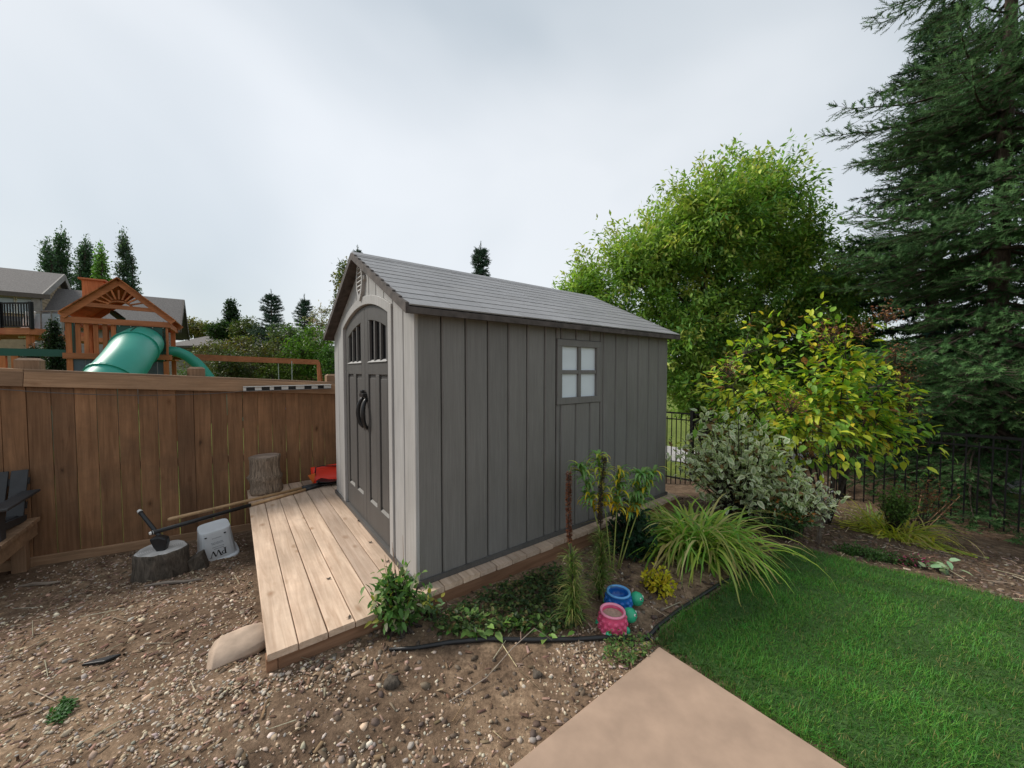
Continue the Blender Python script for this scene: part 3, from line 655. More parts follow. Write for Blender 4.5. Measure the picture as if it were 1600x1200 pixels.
# split wedge of wood leaning on the block
wx, wy, wz = ground_hit(300, 893)
w_ = MB().prism([(0, 0), (0.2, 0.0), (0.16, 0.16), (0.04, 0.10)], 1, -0.05, 0.06); tag(w_.build('wood_chunk', 'old_stump', None, (wx - 0.1, wy, wz - 0.01), 0.5, bevel=0.008), 'dark split chunk of firewood lying against the chopping stump', 'firewood')
# hatchet stuck in the block
top = Vector((sx + 0.03, sy - 0.03, sz + 0.245)); hx = thing('splitting_maul', 'black splitting maul with its head stuck in the chopping stump', 'maul', top)
tip = Vector(atd(219, 800, sy + 0.10)) - top
hd = MB(); hr = Matrix.Rotation(R(-22), 3, 'Z')
prof2 = [(-0.10, -0.012), (-0.03, -0.05), (0.10, -0.045), (0.13, -0.02), (0.13, 0.05), (0.10, 0.075), (-0.03, 0.075), (-0.10, 0.115)]
hd.prism([(p[0], p[1]) for p in [(-0.075, 0.085), (-0.01, 0.10), (0.045, 0.075), (0.05, 0.03), (0.035, -0.03), (0.02, -0.075), (-0.005, -0.07), (-0.05, 0.01)]], 1, -0.035, 0.035)
o = hd.build('head', 'black_plastic', hx, (0, 0, 0.03), R(20), bevel=0.012)
hb = Vector((0.03, 0, 0.06)); MB().tube([hb, hb.lerp(tip, 0.25), hb.lerp(tip, 0.9), tip], [0.021, 0.017, 0.016, 0.019], 10).build('handle', 'black_plastic', hx, smooth=True)
d = (tip - hb).normalized(); MB().tube([tip - d * 0.004, tip + d * 0.022], [0.02, 0.016], 10).build('end_cap', 'white_plastic', hx, smooth=True)
# upside-down square pail with print
x, y, z = ground_hit(335, 870); pa = thing('upturned_pail', 'white square pail turned upside down on gravel beside the chopping stump', 'pail', (x, y + 0.04, z - 0.012), math.atan2(y, x) - math.pi / 2 + R(0))
pa.scale = (1.1, 1.1, 1.1); pa.location.z += .012; pa.rotation_euler = (R(6), R(-5), math.atan2(y, x) - math.pi / 2 + R(6))
def sq_ring(w, z, n=40, e=4.5):
    r = []
    for k in range(n):
        a = 6.28319 * k / n; c, s = math.cos(a), math.sin(a); q = (abs(c) ** e + abs(s) ** e) ** (-1 / e); r.append((w * q * c, w * q * s, z))
    return r
def sq_loft(levels, n=40):
    mb = MB(); vs = []
    for w, z in levels: vs += sq_ring(w, z, n)
    m_ = len(levels); fs = [(i * n + k, i * n + (k + 1) % n, (i + 1) * n + (k + 1) % n, (i + 1) * n + k) for i in range(m_ - 1) for k in range(n)] + [tuple(range((m_ - 1) * n, m_ * n))]
    return mb.add(vs, fs)
PH = 0.29
sq_loft([(0.146, 0.0), (0.14, 0.02), (0.136, 0.03), (0.116, 0.26), (0.114, 0.265), (0.117, 0.27), (0.113, PH), (0.10, PH + .002)]).build('body', 'pail_plastic', pa, smooth=False)
sq_loft([(0.15, -0.004), (0.158, 0.0), (0.158, 0.016), (0.143, 0.024), (0.139, 0.026)]).build('rim', 'pail_plastic', pa)
def on_face(mb, u, v, w, h, rot=0.0):          # a small mark on the pail's front, u across, v up
    yf = -(0.139 - 0.02 * v / 0.23) - 0.0015; mb.box((u, yf, v), (w, 0.0015, h), Matrix.Rotation(rot, 3, 'Y'))
pw_ = MB()                                       # the letters P and W, turned upside down with the pail
P0 = 0.048; L0 = 0.062
on_face(pw_, P0, L0 + 0.025, 0.010, 0.052); on_face(pw_, P0, L0 + 0.052, 0.022, 0.004); on_face(pw_, P0 + .001, L0 - 0.002, 0.018, 0.004)
for k in range(9):
    a = R(90 + 22.5 * k); on_face(pw_, P0 - 0.006 + 0.017 * math.cos(a), L0 + 0.014 + 0.0145 * math.sin(a), 0.0075 if 2 < k < 6 else 0.005, 0.0065, -a)
for u, rr, ww in ((-0.048, 0.30, 0.004), (-0.030, -0.30, 0.0095), (-0.010, 0.30, 0.004), (0.008, -0.30, 0.0095)): on_face(pw_, u, L0 + 0.022, ww, 0.058, rr)
on_face(pw_, -0.058, L0 - 0.006, 0.02, 0.0035); on_face(pw_, 0.018, L0 - 0.006, 0.02, 0.0035)
pw_.build('lettering', 'print_black', pa)
sm = MB()
for v, n_, u0, u1 in ((0.128, 9, -.03, .045), (0.145, 12, -.04, .045), (0.175, 11, -.04, .045), (0.187, 8, -.045, .04), (0.228, 7, -.035, .035)):
    for k in range(n_): on_face(sm, u0 + (u1 - u0) * (k + .5) / n_, v, (u1 - u0) / n_ * random.uniform(.45, .8), 0.005)
sm.build('small_print', 'print_grey', pa)
for u in (-0.075, 0.062): MB().box((u, -0.118, 0.252), (0.016, 0.006, 0.009)).build('slot', 'print_black', pa)
# long tools lying across the deck
def on_deck(px, py, dz): return Vector(onz(px, py, DZ + dz))
def shovel(name, label, tip_px, far_px, grip, blade_dz, dzh):
    a = on_deck(*tip_px, dzh); b = on_deck(*far_px, dzh); tl = thing(name, label, 'shovel', (b.x, b.y, DZ)); a = a - Vector((b.x, b.y, DZ)); b = b - Vector((b.x, b.y, DZ))
    d = (b - a).normalized()
    if grip:
        m_ = a.lerp(b, grip); MB().tube([a, a.lerp(m_, .5), m_], 0.0185, 10).build('grip', 'black_plastic', tl, smooth=True); MB().tube([m_ - d * .01, b], 0.016, 10).build('handle', 'handle_wood', tl, smooth=True)
        MB().tube([a - d * .012, a + d * .012], [0.012, 0.0195], 10).build('end_cap', 'white_plastic', tl, smooth=True)
    else: MB().tube([a, a + d * .015, b], [0.010, 0.0165, 0.0165], 10).build('handle', 'handle_wood', tl, smooth=True)
    MB().tube([b - d * .02, b + d * .10, b + d * .22], [0.021, 0.024, 0.02], 10).build('socket', 'black_plastic', tl, smooth=True)
    side = Vector((-d.y, d.x, 0)); bl = MB(); rows = []
    for i in range(9):
        f = i / 8; wd_ = 0.03 + 0.105 * min(1, f * 3) * (1 - max(0, f - .6) ** 2 * 3.2); c = b + d * (0.16 + 0.30 * f)
        rows.append([c + side * wd_ * g + Vector((0, 0, 0.028 * g * g - 0.012 + blade_dz * (1 - f))) for g in (-1, -.6, -.2, .2, .6, 1)])
    vs = [v for r_ in rows for v in r_]; fs = [(i * 6 + k, i * 6 + k + 1, (i + 1) * 6 + k + 1, (i + 1) * 6 + k) for i in range(8) for k in range(5)]
    o = bl.add(vs, fs).build('blade', 'black_plastic', tl, smooth=True); md = o.modifiers.new('thick', 'SOLIDIFY'); md.thickness = 0.004
    return tl
shovel('long_shovel', 'long shovel with bare wooden handle lying across the deck', (262, 812), (474, 762), 0, 0.02, 0.035)
shovel('grip_shovel', 'long shovel with black gripped handle end lying across the deck', (236, 833), (480, 764), 0.56, 0.0, 0.018)
# red snow scoop behind the shed corner
x, y, z = W(0.985, 5.15, DZ); sc_ = thing('red_scoop', 'bright red plastic snow shovel scoop standing on deck behind the shed corner', 'scoop', (x, y, z), TH); sc_.scale = (1, 1, .78)
m_ = MB(); rows = []
for i in range(8):
    a = R(-8 + 74 * i / 7); rows.append([(u, 0.16 * math.sin(a) - 0.02, 0.03 + 0.17 * (1 - math.cos(a)) + 0.018 * i + 0.02 * u) for u in np.linspace(-0.22, 0.26, 7)])
vs = [v for r_ in rows for v in r_]; o = m_.add(vs, [(i * 7 + k, i * 7 + k + 1, i * 7 + 8 + k, i * 7 + 7 + k) for i in range(7) for k in range(6)]).build('scoop_blade', 'red_plastic', sc_, smooth=True); o.modifiers.new('thick', 'SOLIDIFY').thickness = 0.006
MB().prism([(-0.27, 0.17), (-0.19, 0.19), (-0.215, 0.03)], 1, -0.03, 0.0).build('side_guard', 'orange_plastic', sc_)
MB().tube([(-.18, .06, .14), (-.17, .07, .26), (-.10, .09, .265), (0.02, .1, .24), (.16, .12, .21)], 0.008, 8).build('pull_handle', 'black_plastic', sc_, smooth=True)
# big sandstone beside the deck corner
import bmesh
x, y, z = ground_hit(372, 1028); bm = bmesh.new(); rr_ = np.random.default_rng(4)
for _ in range(34):
    v = rr_.normal(size=3); v /= np.linalg.norm(v); v = np.sign(v) * np.abs(v) ** .6; v /= max(1, np.abs(v).max()); bm.verts.new((v[0] * .165 * (1 - .25 * max(0, -v[0])), v[1] * .10, v[2] * .062))
bmesh.ops.convex_hull(bm, input=bm.verts); bmesh.ops.dissolve_limit(bm, angle_limit=R(9), verts=bm.verts, edges=bm.edges); rme = bpy.data.meshes.new('sandstone_rock'); bm.to_mesh(rme); bm.free(); rme.materials.append(MAT['rock'])
o = put('sandstone_rock', rme, None, (x - .035, y + .03, z + .038), (R(10), R(-7), R(34))); o.scale = (1.08, 1, .78); md = o.modifiers.new('bevel', 'BEVEL'); md.width = .012; md.segments = 2; rme.polygons.foreach_set('use_smooth', [True] * len(rme.polygons))
tag(o, 'large pale sandstone rock lying against the deck corner on gravel', 'rock')
for nm, lab, px, py, l_, rz, mt in (('weathered_stick', 'grey weathered stick lying on gravel in front of the chopping stump', 272, 913, 0.42, 12, 'grey_wood'), ('flat_wood_scrap', 'flat scrap of wood lying in dirt below the wooden bench', 62, 916, 0.3, 12, 'grey_wood')):
    x, y, z = ground_hit(px, py); mm = MB().tube([(-l_ / 2, 0, 0.012), (-l_ / 6, 0.008, 0.018), (l_ / 5, -.004, 0.016), (l_ / 2, 0.0, 0.02)], [0.007, 0.014, 0.013, 0.006], 7); tag(mm.build(nm, mt, None, (x, y, z), R(rz)), lab, 'wood')
x, y, z = ground_hit(155, 1038); tag(MB().prism([(-0.07, 0.0), (0.03, -0.02), (0.085, 0.015), (0.05, 0.022), (-0.03, 0.018)], 2, 0.004, 0.02).build('plastic_scrap', 'black_plastic', None, (x, y, z), R(25), bevel=0.004), 'black plastic scrap lying on the open pale gravel', 'plastic scrap')
# wooden bench platform and dark chair by the fence
tb = onplane_s(59, 830, FS - .04)[0]
bn = thing('wooden_bench', 'low wooden bench platform built against the fence carrying a dark chair', 'bench', W(tb, FS - 1.1, -0.12), TH)
zb = 0.36                                              # bench top above its base (-0.12)
chbox(0.04, 1.06, 0.14, 0.004, 1).build('side_beam', 'fence_rail_wood', bn, (-0.02, 0.53, zb - 0.11)); chbox(0.04, 1.06, 0.14, 0.004, 1).build('side_beam', 'fence_rail_wood', bn, (-1.22, 0.53, zb - 0.11))
for yy in (0.12, 1.0):
    for xx in (-0.09, -1.15): chbox(0.088, 0.088, 0.52, 0.004, 2).build('leg', 'post_wood', bn, (xx, yy, -0.08))
for i in range(7): chbox(1.3, 0.137, 0.034, 0.004, 0).build('slat', 'fence_rail_wood', bn, (-0.62, 0.075 + 0.146 * i, zb - 0.02))
ch = thing('plastic_chair', 'dark grey slatted plastic garden chair standing on the wooden bench platform', 'chair', W(tb - 0.36, FS - 0.42, -0.12 + zb - 0.003), TH)
lean = R(20); RB = Matrix.Rotation(-lean, 3, 'X')
for i in range(6):
    xx = -0.285 + 0.114 * i; hgt = 0.42; p_ = MB().box(RB @ Vector((xx, 0, hgt / 2)) + Vector((0, 0.20, 0.06)), (0.10, 0.02, hgt), RB); p_.build('back_slat', 'chair_grey', ch, bevel=0.004)
for zz in (0.1, 0.32): MB().box(RB @ Vector((0, 0.022, zz)) + Vector((0, 0.20, 0.06)), (0.68, 0.022, 0.06), RB).build('back_rail', 'chair_grey', ch)
for i in range(5): MB().box((0, -0.24 + 0.098 * i, 0.115 - 0.012 * i), (0.6, 0.088, 0.02)).build('seat_slat', 'chair_grey', ch, bevel=0.004)
for sg in (-1, 1):
    MB().box((sg * 0.37, -0.06, 0.27), (0.11, 0.62, 0.022)).build('armrest', 'chair_grey', ch, bevel=0.006); MB().box((sg * 0.34, -0.24, 0.13), (0.03, 0.09, 0.262)).build('leg', 'chair_grey', ch); MB().bar((sg * 0.31, -0.28, 0.09), (sg * 0.31, 0.30, 0.02), 0.025, 0.06).build('leg', 'chair_grey', ch)

# ================================================================== GARDEN EDGING AND POTS
def gpt(px, py, dz=0.0):
    x, y, z = ground_hit(px, py); return (x, y, z + dz)
pth = [gpt(*p, 0.012) for p in ((608, 1019), (650, 1016), (700, 1008), (760, 1003), (830, 1003), (900, 1002), (950, 1000), (985, 1002))]
tag(MB().tube(pth, [0.008, 0.011, 0.013, 0.014, 0.014, 0.014, 0.014, 0.016], 10).tube([pth[-1], gpt(988, 1014, -0.005)], [0.016, 0.015], 10).build('edging_tube', 'black_plastic', smooth=True), 'black plastic edging tube lying along the dirt in front of pots', 'edging')
LAWN = [gpt(*p)[:2] for p in ((1020, 1006), (1037, 985), (1065, 962), (1100, 938), (1135, 915), (1175, 898), (1205, 880), (1212, 862), (1250, 858), (1300, 869), (1352, 884), (1420, 898), (1480, 913), (1540, 928), (1600, 945))]
edge = [(p[0] - 0.035, p[1] + 0.01) for p in LAWN[:7]]
rows = [(x, y, Hf(x, y)) for x, y in edge]; m_ = MB()
m_.tube([(x, y, z + 0.012) for x, y, z in rows], 0.012, 8); tag(m_.build('edging_strip', 'black_plastic', smooth=True), 'black plastic lawn edging curving along the border of green grass', 'edging')
def turtle(name, label, px, py, rad, hgt, body, rim, head_ang, soil):
    x, y, z = gpt(px, py); o = thing(name, label, 'planter', (x, y, z - 0.008), 0, 'turtle planters'); R_ = rad
    MB().lathe([(R_ * .80, 0), (R_ * .97, .012), (R_ * 1.0, hgt * .35), (R_ * .93, hgt * .75), (R_ * .86, hgt * .93), (R_ * .90, hgt), (R_ * .84, hgt * 1.03), (R_ * .76, hgt), (R_ * .72, hgt * .8), (R_ * .70, hgt * .6)], 36).build('pot', body, o, smooth=True)
    MB().lathe([(R_ * .83, hgt * .93), (R_ * .93, hgt * .97), (R_ * .91, hgt * 1.04), (R_ * .80, hgt * 1.05), (R_ * .74, hgt * .98)], 36, cap=False).build('rim', rim, o, smooth=True)
    MB().lathe([(R_ * .72, hgt * soil), (R_ * .3, hgt * soil + .004)], 24).build('soil', 'sandy_soil' if soil > .7 else body, o)
    MB().lathe([(R_ * .98, 0.0), (R_ * 1.08, 0.006), (R_ * 1.08, 0.016), (R_ * .98, 0.022)], 36, cap=False).build('shell_edge', rim, o, smooth=True)
    bm_ = MB()
    for row, (zz, rr, nn) in enumerate(((hgt * .2, .93, 12), (hgt * .43, .92, 12), (hgt * .66, .88, 12))):
        for k_ in range(nn):
            a = 6.28319 * (k_ + .5 * (row % 2)) / nn; bm_.ball((R_ * rr * math.cos(a), R_ * rr * math.sin(a), zz), (R_ * .2, R_ * .2, hgt * .14), 8, 6)
    bm_.build('shell_knob', body, o, smooth=True)
    c, s = math.cos(head_ang), math.sin(head_ang); hc = Vector((c * R_ * 1.48, s * R_ * 1.48, hgt * .55))
    h_ = MB().ball(hc, (R_ * .54, R_ * .52, R_ * .52), 18, 12).tube([(c * R_ * .85, s * R_ * .85, hgt * .3), hc], [R_ * .28, R_ * .25], 12).build('head', 'turtle_green', o, smooth=True)
    fa = head_ang - .75
    for e in (-.5, .5):
        ea = fa + e; ec = hc + Vector((math.cos(ea), math.sin(ea), 0.5)).normalized() * R_ * .49
        MB().ball(ec, R_ * .10, 8, 6).build('eye', 'white_paint', h_, smooth=True); MB().ball(ec + (ec - hc).normalized() * R_ * .06, R_ * .055, 8, 6).build('pupil', 'print_black', h_, smooth=True)
    mp_ = [hc + Vector((math.cos(fa + q), math.sin(fa + q), -0.15 + abs(q) * .25)).normalized() * R_ * .525 for q in np.linspace(-.6, .6, 7)]; MB().tube(mp_, R_ * .022, 6).build('mouth', 'print_black', h_, smooth=True)
    for q in (0.75, -0.75, 2.4, -2.4): MB().ball((math.cos(head_ang + q) * R_ * 1.02, math.sin(head_ang + q) * R_ * 1.02, 0.018), (R_ * .25, R_ * .25, 0.024), 10, 6).build('foot', 'turtle_green', o, smooth=True)
    return o
turtle('turtle_planter', 'pink turtle planter pot with a green head, filled with sandy soil', 957, 982, 0.084, 0.118, 'pink_glaze', 'pink_rim', R(18), 0.82)
turtle('turtle_planter', 'blue turtle planter pot with a green head, standing empty behind the pink one', 966, 951, 0.085, 0.12, 'blue_glaze', 'blue_rim', R(4), 0.5)

# ================================================================== IRON FENCE
FT = 7.93; fe = thing('iron_fence', 'black iron picket fence running behind the shrubs under the spruce', 'fence', W(FT, -2.6, 0), TH + R(90))
s0_, s1_ = -2.6, 8.4
def itop(s): return 0.735 - 0.017 * s
def ibot(s): return Hf(*W(FT, s)[:2]) + 0.05
prm = {}
for off, hh in ((0, 0.035), (-0.14, 0.022), (None, 0.03)):
    za_, zb_ = (itop(s0_) + off, itop(s1_) + off) if off is not None else (ibot(s0_) + .05, ibot(s1_) + .05); MB().bar((0, 0, za_), (s1_ - s0_, 0, zb_), 0.03, hh).build('rail', 'black_iron', fe)
pick_m = MB().box((0, 0, 0), (0.016, 0.016, 1)).mesh('picket', 'black_iron'); sp_m = MB().prism([(-.008, 0), (.008, 0), (0, .03)], 1, -.008, .008).mesh('picket_tip', 'black_iron')
nI = int((s1_ - s0_) / 0.111)
for i in range(nI):
    s = s0_ + 0.111 * (i + .5); top = itop(s) - (0.015 if i % 2 else 0.085); b_ = ibot(s) - 0.02; put('picket', pick_m, fe, (s - s0_, 0, (top + b_) / 2), (0, 0, 0), (1, 1, top - b_))
for s in (-0.98, 1.5, 3.98, 6.46): MB().box((0, 0, 0), (0.07, 0.07, 1.42)).box((0, 0, 0.715), (0.084, 0.084, 0.02)).build('post', 'black_iron', fe, (s - s0_, 0, itop(s) + 0.06 - 0.71))

# ================================================================== PLAY SET BEYOND THE FENCE
PS = 12.0; tl, tr_ = -2.84, -1.21
gz = Hf(*W(-2, PS)[:2])
pl_ = thing('play_set', 'cedar play tower with gable roof, green tube slide and wave slide behind fence', 'play set', W(tl, PS, gz), TH)
G = -gz                                               # local z = world z + G
PWd = tr_ - tl; PD = 1.5
def zl(z): return z + G
for xx in (0.06, PWd - 0.06):
    for yy in (0.05, PD): MB().box((xx, yy, zl(2.72) / 2), (0.09, 0.09, zl(2.72))).build('post', 'cedar', pl_)
for yy in (-0.01, PD + 0.06): MB().box((PWd / 2, yy, zl(2.70)), (PWd + 0.08, 0.045, 0.125)).build('top_rail', 'cedar_beam', pl_); MB().box((PWd / 2, yy, zl(1.93)), (PWd + 0.06, 0.045, 0.12)).build('floor_rail', 'cedar_beam', pl_)
for xx in (0.0, PWd): MB().box((xx, PD / 2, zl(2.70)), (0.045, PD, 0.12)).build('top_rail', 'cedar_beam', pl_); MB().box((xx, PD / 2, zl(1.93)), (0.045, PD, 0.12)).build('floor_rail', 'cedar_beam', pl_)
MB().box((PWd / 2, PD / 2, zl(1.92)), (PWd - .06, PD - .06, 0.03)).build('floor', 'cedar_beam', pl_)
for k_, xx in enumerate((0.19, 0.31, 0.45, 0.59, 0.72)): MB().box((xx, 0.03, zl(2.32)), (0.075, 0.022, 0.66)).build('baluster', 'cedar', pl_)
for k_ in range(7): MB().box((0.12 + 0.22 * k_, PD + 0.02, zl(2.32)), (0.075, 0.022, 0.66)).build('baluster', 'cedar', pl_)
# slide panel
MB().box((1.18, 0.02, zl(2.24)), (0.82, 0.03, 0.84)).build('slide_panel', 'dark_green_plastic', pl_, bevel=0.01)
for k_ in range(5):
    for zz in (1.86, 2.62): MB().ball((0.82 + 0.18 * k_, 0.0, zl(zz)), 0.012, 6, 4).build('bolt', 'white_paint', pl_)
# roof
pkx = onplane_s(186, 440, PS)[0] - tl; pkz = zl(onplane_s(186, 441, PS)[1]); elx = onplane_s(100, 494, PS)[0] - tl - 0.03; elz = zl(onplane_s(100, 494, PS)[1]); erx = onplane_s(270, 504, PS)[0] - tl + 0.02; erz = zl(onplane_s(270, 504, PS)[1])
for (ax, az) in ((elx, elz), (erx, erz)):
    for yy in (-0.05, PD + 0.1): MB().bar((ax, yy, az), (pkx, yy, pkz), 0.05, 0.13).build('rafter', 'cedar_beam', pl_)
    nb = 9
    for i in range(nb):
        f = (i + .5) / nb; p = Vector((ax, 0, az)).lerp(Vector((pkx, 0, pkz)), f); d_ = (Vector((pkx, 0, pkz)) - Vector((ax, 0, az))); L_ = d_.length / nb; an = math.atan2(d_.z, d_.x)
        MB().box((p.x, PD / 2 + .02, p.z + 0.075), (L_ * .97 + .02, PD + 0.42, 0.018), Matrix.Rotation(-an, 3, 'Y')).build('roof_board', 'cedar', pl_)
zc = elz + (pkz - elz) * 0.30; xa = elx + (pkx - elx) * .34; xb = erx + (pkx - erx) * .34
MB().bar((xa, -0.05, zc + .03), (xb, -0.05, zc), 0.045, 0.085).build('collar_beam', 'cedar_beam', pl_)
for i in range(9):
    a = R(18 + 18 * i); c0 = Vector((pkx, -0.05, zc + 0.03)); dv = Vector((math.cos(a), 0, math.sin(a))); MB().bar(c0 + dv * 0.16, c0 + dv * 0.40 * (0.92 if 2 < i < 6 else 1.0), 0.03, 0.045, (0, 1, 0)).build('sunburst_spoke', 'cedar', pl_)
MB().tube([Vector((pkx, -0.05, zc + 0.02)) + Vector((math.cos(R(15 * k_)), 0, .62 * math.sin(R(15 * k_)))) * 0.2 for k_ in range(13)], 0.022, 8).build('sunburst_hub', 'cedar', pl_)
cx = onplane_s(150, 445, PS + 1.1)[0] - tl; MB().box((cx, 1.0, pkz - 0.12), (0.34, 0.34, 0.5)).build('chimney', 'cedar', pl_); MB().box((cx, 1.0, pkz + 0.14), (0.44, 0.44, 0.035)).build('chimney_cap', 'cedar_beam', pl_)
# tube slide: leaves the panel, bends down and to the left towards the fence
def PSl(px, py, s): t, z = onplane_s(px, py, s); return Vector((t - tl, s - PS, zl(z)))
cp = [PSl(222, 536, PS), PSl(216, 540, PS - .35), PSl(207, 550, PS - .8), PSl(195, 568, PS - 1.25), PSl(175, 592, PS - 1.6), PSl(150, 620, PS - 1.9), PSl(125, 660, PS - 2.1), PSl(105, 705, PS - 2.2)]
def smooth_path(P, n=6):
    o = []
    for i in range(len(P) - 1):
        a, b, c, d = P[max(i - 1, 0)], P[i], P[i + 1], P[min(i + 2, len(P) - 1)]
        for k in range(n):
            t = k / n; o.append(0.5 * ((2 * b) + (c - a) * t + (2 * a - 5 * b + 4 * c - d) * t * t + (3 * b - a - 3 * c + d) * t ** 3))
    return o + [P[-1]]
sp = smooth_path(cp); ts_ = MB().tube(sp, 0.38, 28).build('tube_slide', 'green_plastic', pl_, smooth=True)
for k_ in (10, 24, 34):
    d_ = (sp[k_ + 1] - sp[k_ - 1]).normalized(); MB().tube([sp[k_] - d_ * .022, sp[k_] - d_ * .02, sp[k_] + d_ * .02, sp[k_] + d_ * .022], [0.385, 0.41, 0.41, 0.385], 28).build('slide_flange', 'green_plastic', ts_)
sm_ = [sp[i] + Vector((-0.05, -0.1, 0.38)).normalized() * 0.385 for i in range(1, 10)]; MB().tube(sm_, 0.012, 6).build('slide_seam', 'dark_green_plastic', ts_)
# wave slide to the right
c2 = [PSl(258, 556, PS + .6), PSl(275, 553, PS + .6), PSl(296, 563, PS + .6), PSl(318, 586, PS + .6), PSl(345, 625, PS + .6), PSl(370, 660, PS + .6)]
w2 = smooth_path(c2); ws = MB(); rows = []
for i, p in enumerate(w2):
    d_ = (w2[min(i + 1, len(w2) - 1)] - w2[max(i - 1, 0)]).normalized(); up = Vector((0, 1, 0)).cross(d_) * -1; up = up if up.z > 0 else -up
    rows.append([p + Vector((0, a, 0)) + up * b for a, b in ((-.27, .17), (-.24, .17), (-.21, .0), (-.1, -.03), (.1, -.03), (.21, 0), (.24, .17), (.27, .17), (.25, -.05), (.1, -.07), (-.1, -.07), (-.25, -.05))])
n_ = 12; ws.add([v for r_ in rows for v in r_], [(i * n_ + k, i * n_ + (k + 1) % n_, (i + 1) * n_ + (k + 1) % n_, (i + 1) * n_ + k) for i in range(len(rows) - 1) for k in range(n_)]).build('wave_slide', 'green_plastic', pl_, smooth=True)
# play house walls below, green side beam and post
for xx, ww in ((0.16, 0.22), (0.40, 0.24), (0.66, 0.24), (1.30, 0.22), (1.50, 0.16)): MB().box((xx, 0.05, zl(1.0)), (ww, 0.03, 1.72)).build('wall_panel', 'slate_panel', pl_)
MB().box((0.58, 0.02, zl(1.55)), (0.26, 0.03, 0.3)).build('play_window', 'white_paint', pl_)
pA = PSl(-40, 549, PS + .1); pB = PSl(104, 552, PS + .1); MB().bar(pA, pB, 0.10, 0.15).build('side_beam', 'dark_green_plastic', pl_)
pC = PSl(111, 500, PS + .1); pD = PSl(111, 556, PS + .1); MB().bar(pC, pD, 0.17, 0.1).build('climb_panel', 'dark_green_plastic', pl_)
for px in (4, 24): a_ = PSl(px, 556, PS + .1); MB().box((a_.x, a_.y, a_.z / 2), (0.09, 0.09, a_.z)).build('leg', 'cedar', pl_)
MB().bar(PSl(176, 488, PS + .9), PSl(192, 500, PS + .6), 0.09, 0.09).build('telescope', 'dark_green_plastic', pl_)
bA = Vector((PWd, PD / 2, zl(1.98))); eW = Vector(atd(497, 566, 12.4)); c_, s_2 = math.cos(-TH), math.sin(-TH); rel = eW - Vector(W(tl, PS, gz)); bB = Vector((c_ * rel.x - s_2 * rel.y, s_2 * rel.x + c_ * rel.y, rel.z))
MB().bar(bA, bB, 0.1, 0.16).build('swing_beam', 'cedar_beam', pl_)
for sg in (-1, 1): MB().bar(bB, (bB.x + sg * 0.25 + .2, bB.y + sg * 0.85, 0), 0.09, 0.09).build('leg', 'cedar', pl_)
sw = bA.lerp(bB, 0.72)
for k_ in (-.18, .18): MB().tube([sw + Vector((k_, 0, 0)), sw + Vector((k_, 0, -1.5))], 0.012, 6).build('swing_chain', 'steel', pl_)
MB().box(sw + Vector((0, 0, -1.5)), (0.42, 0.16, 0.03)).build('swing_seat', 'blue_glaze', pl_)

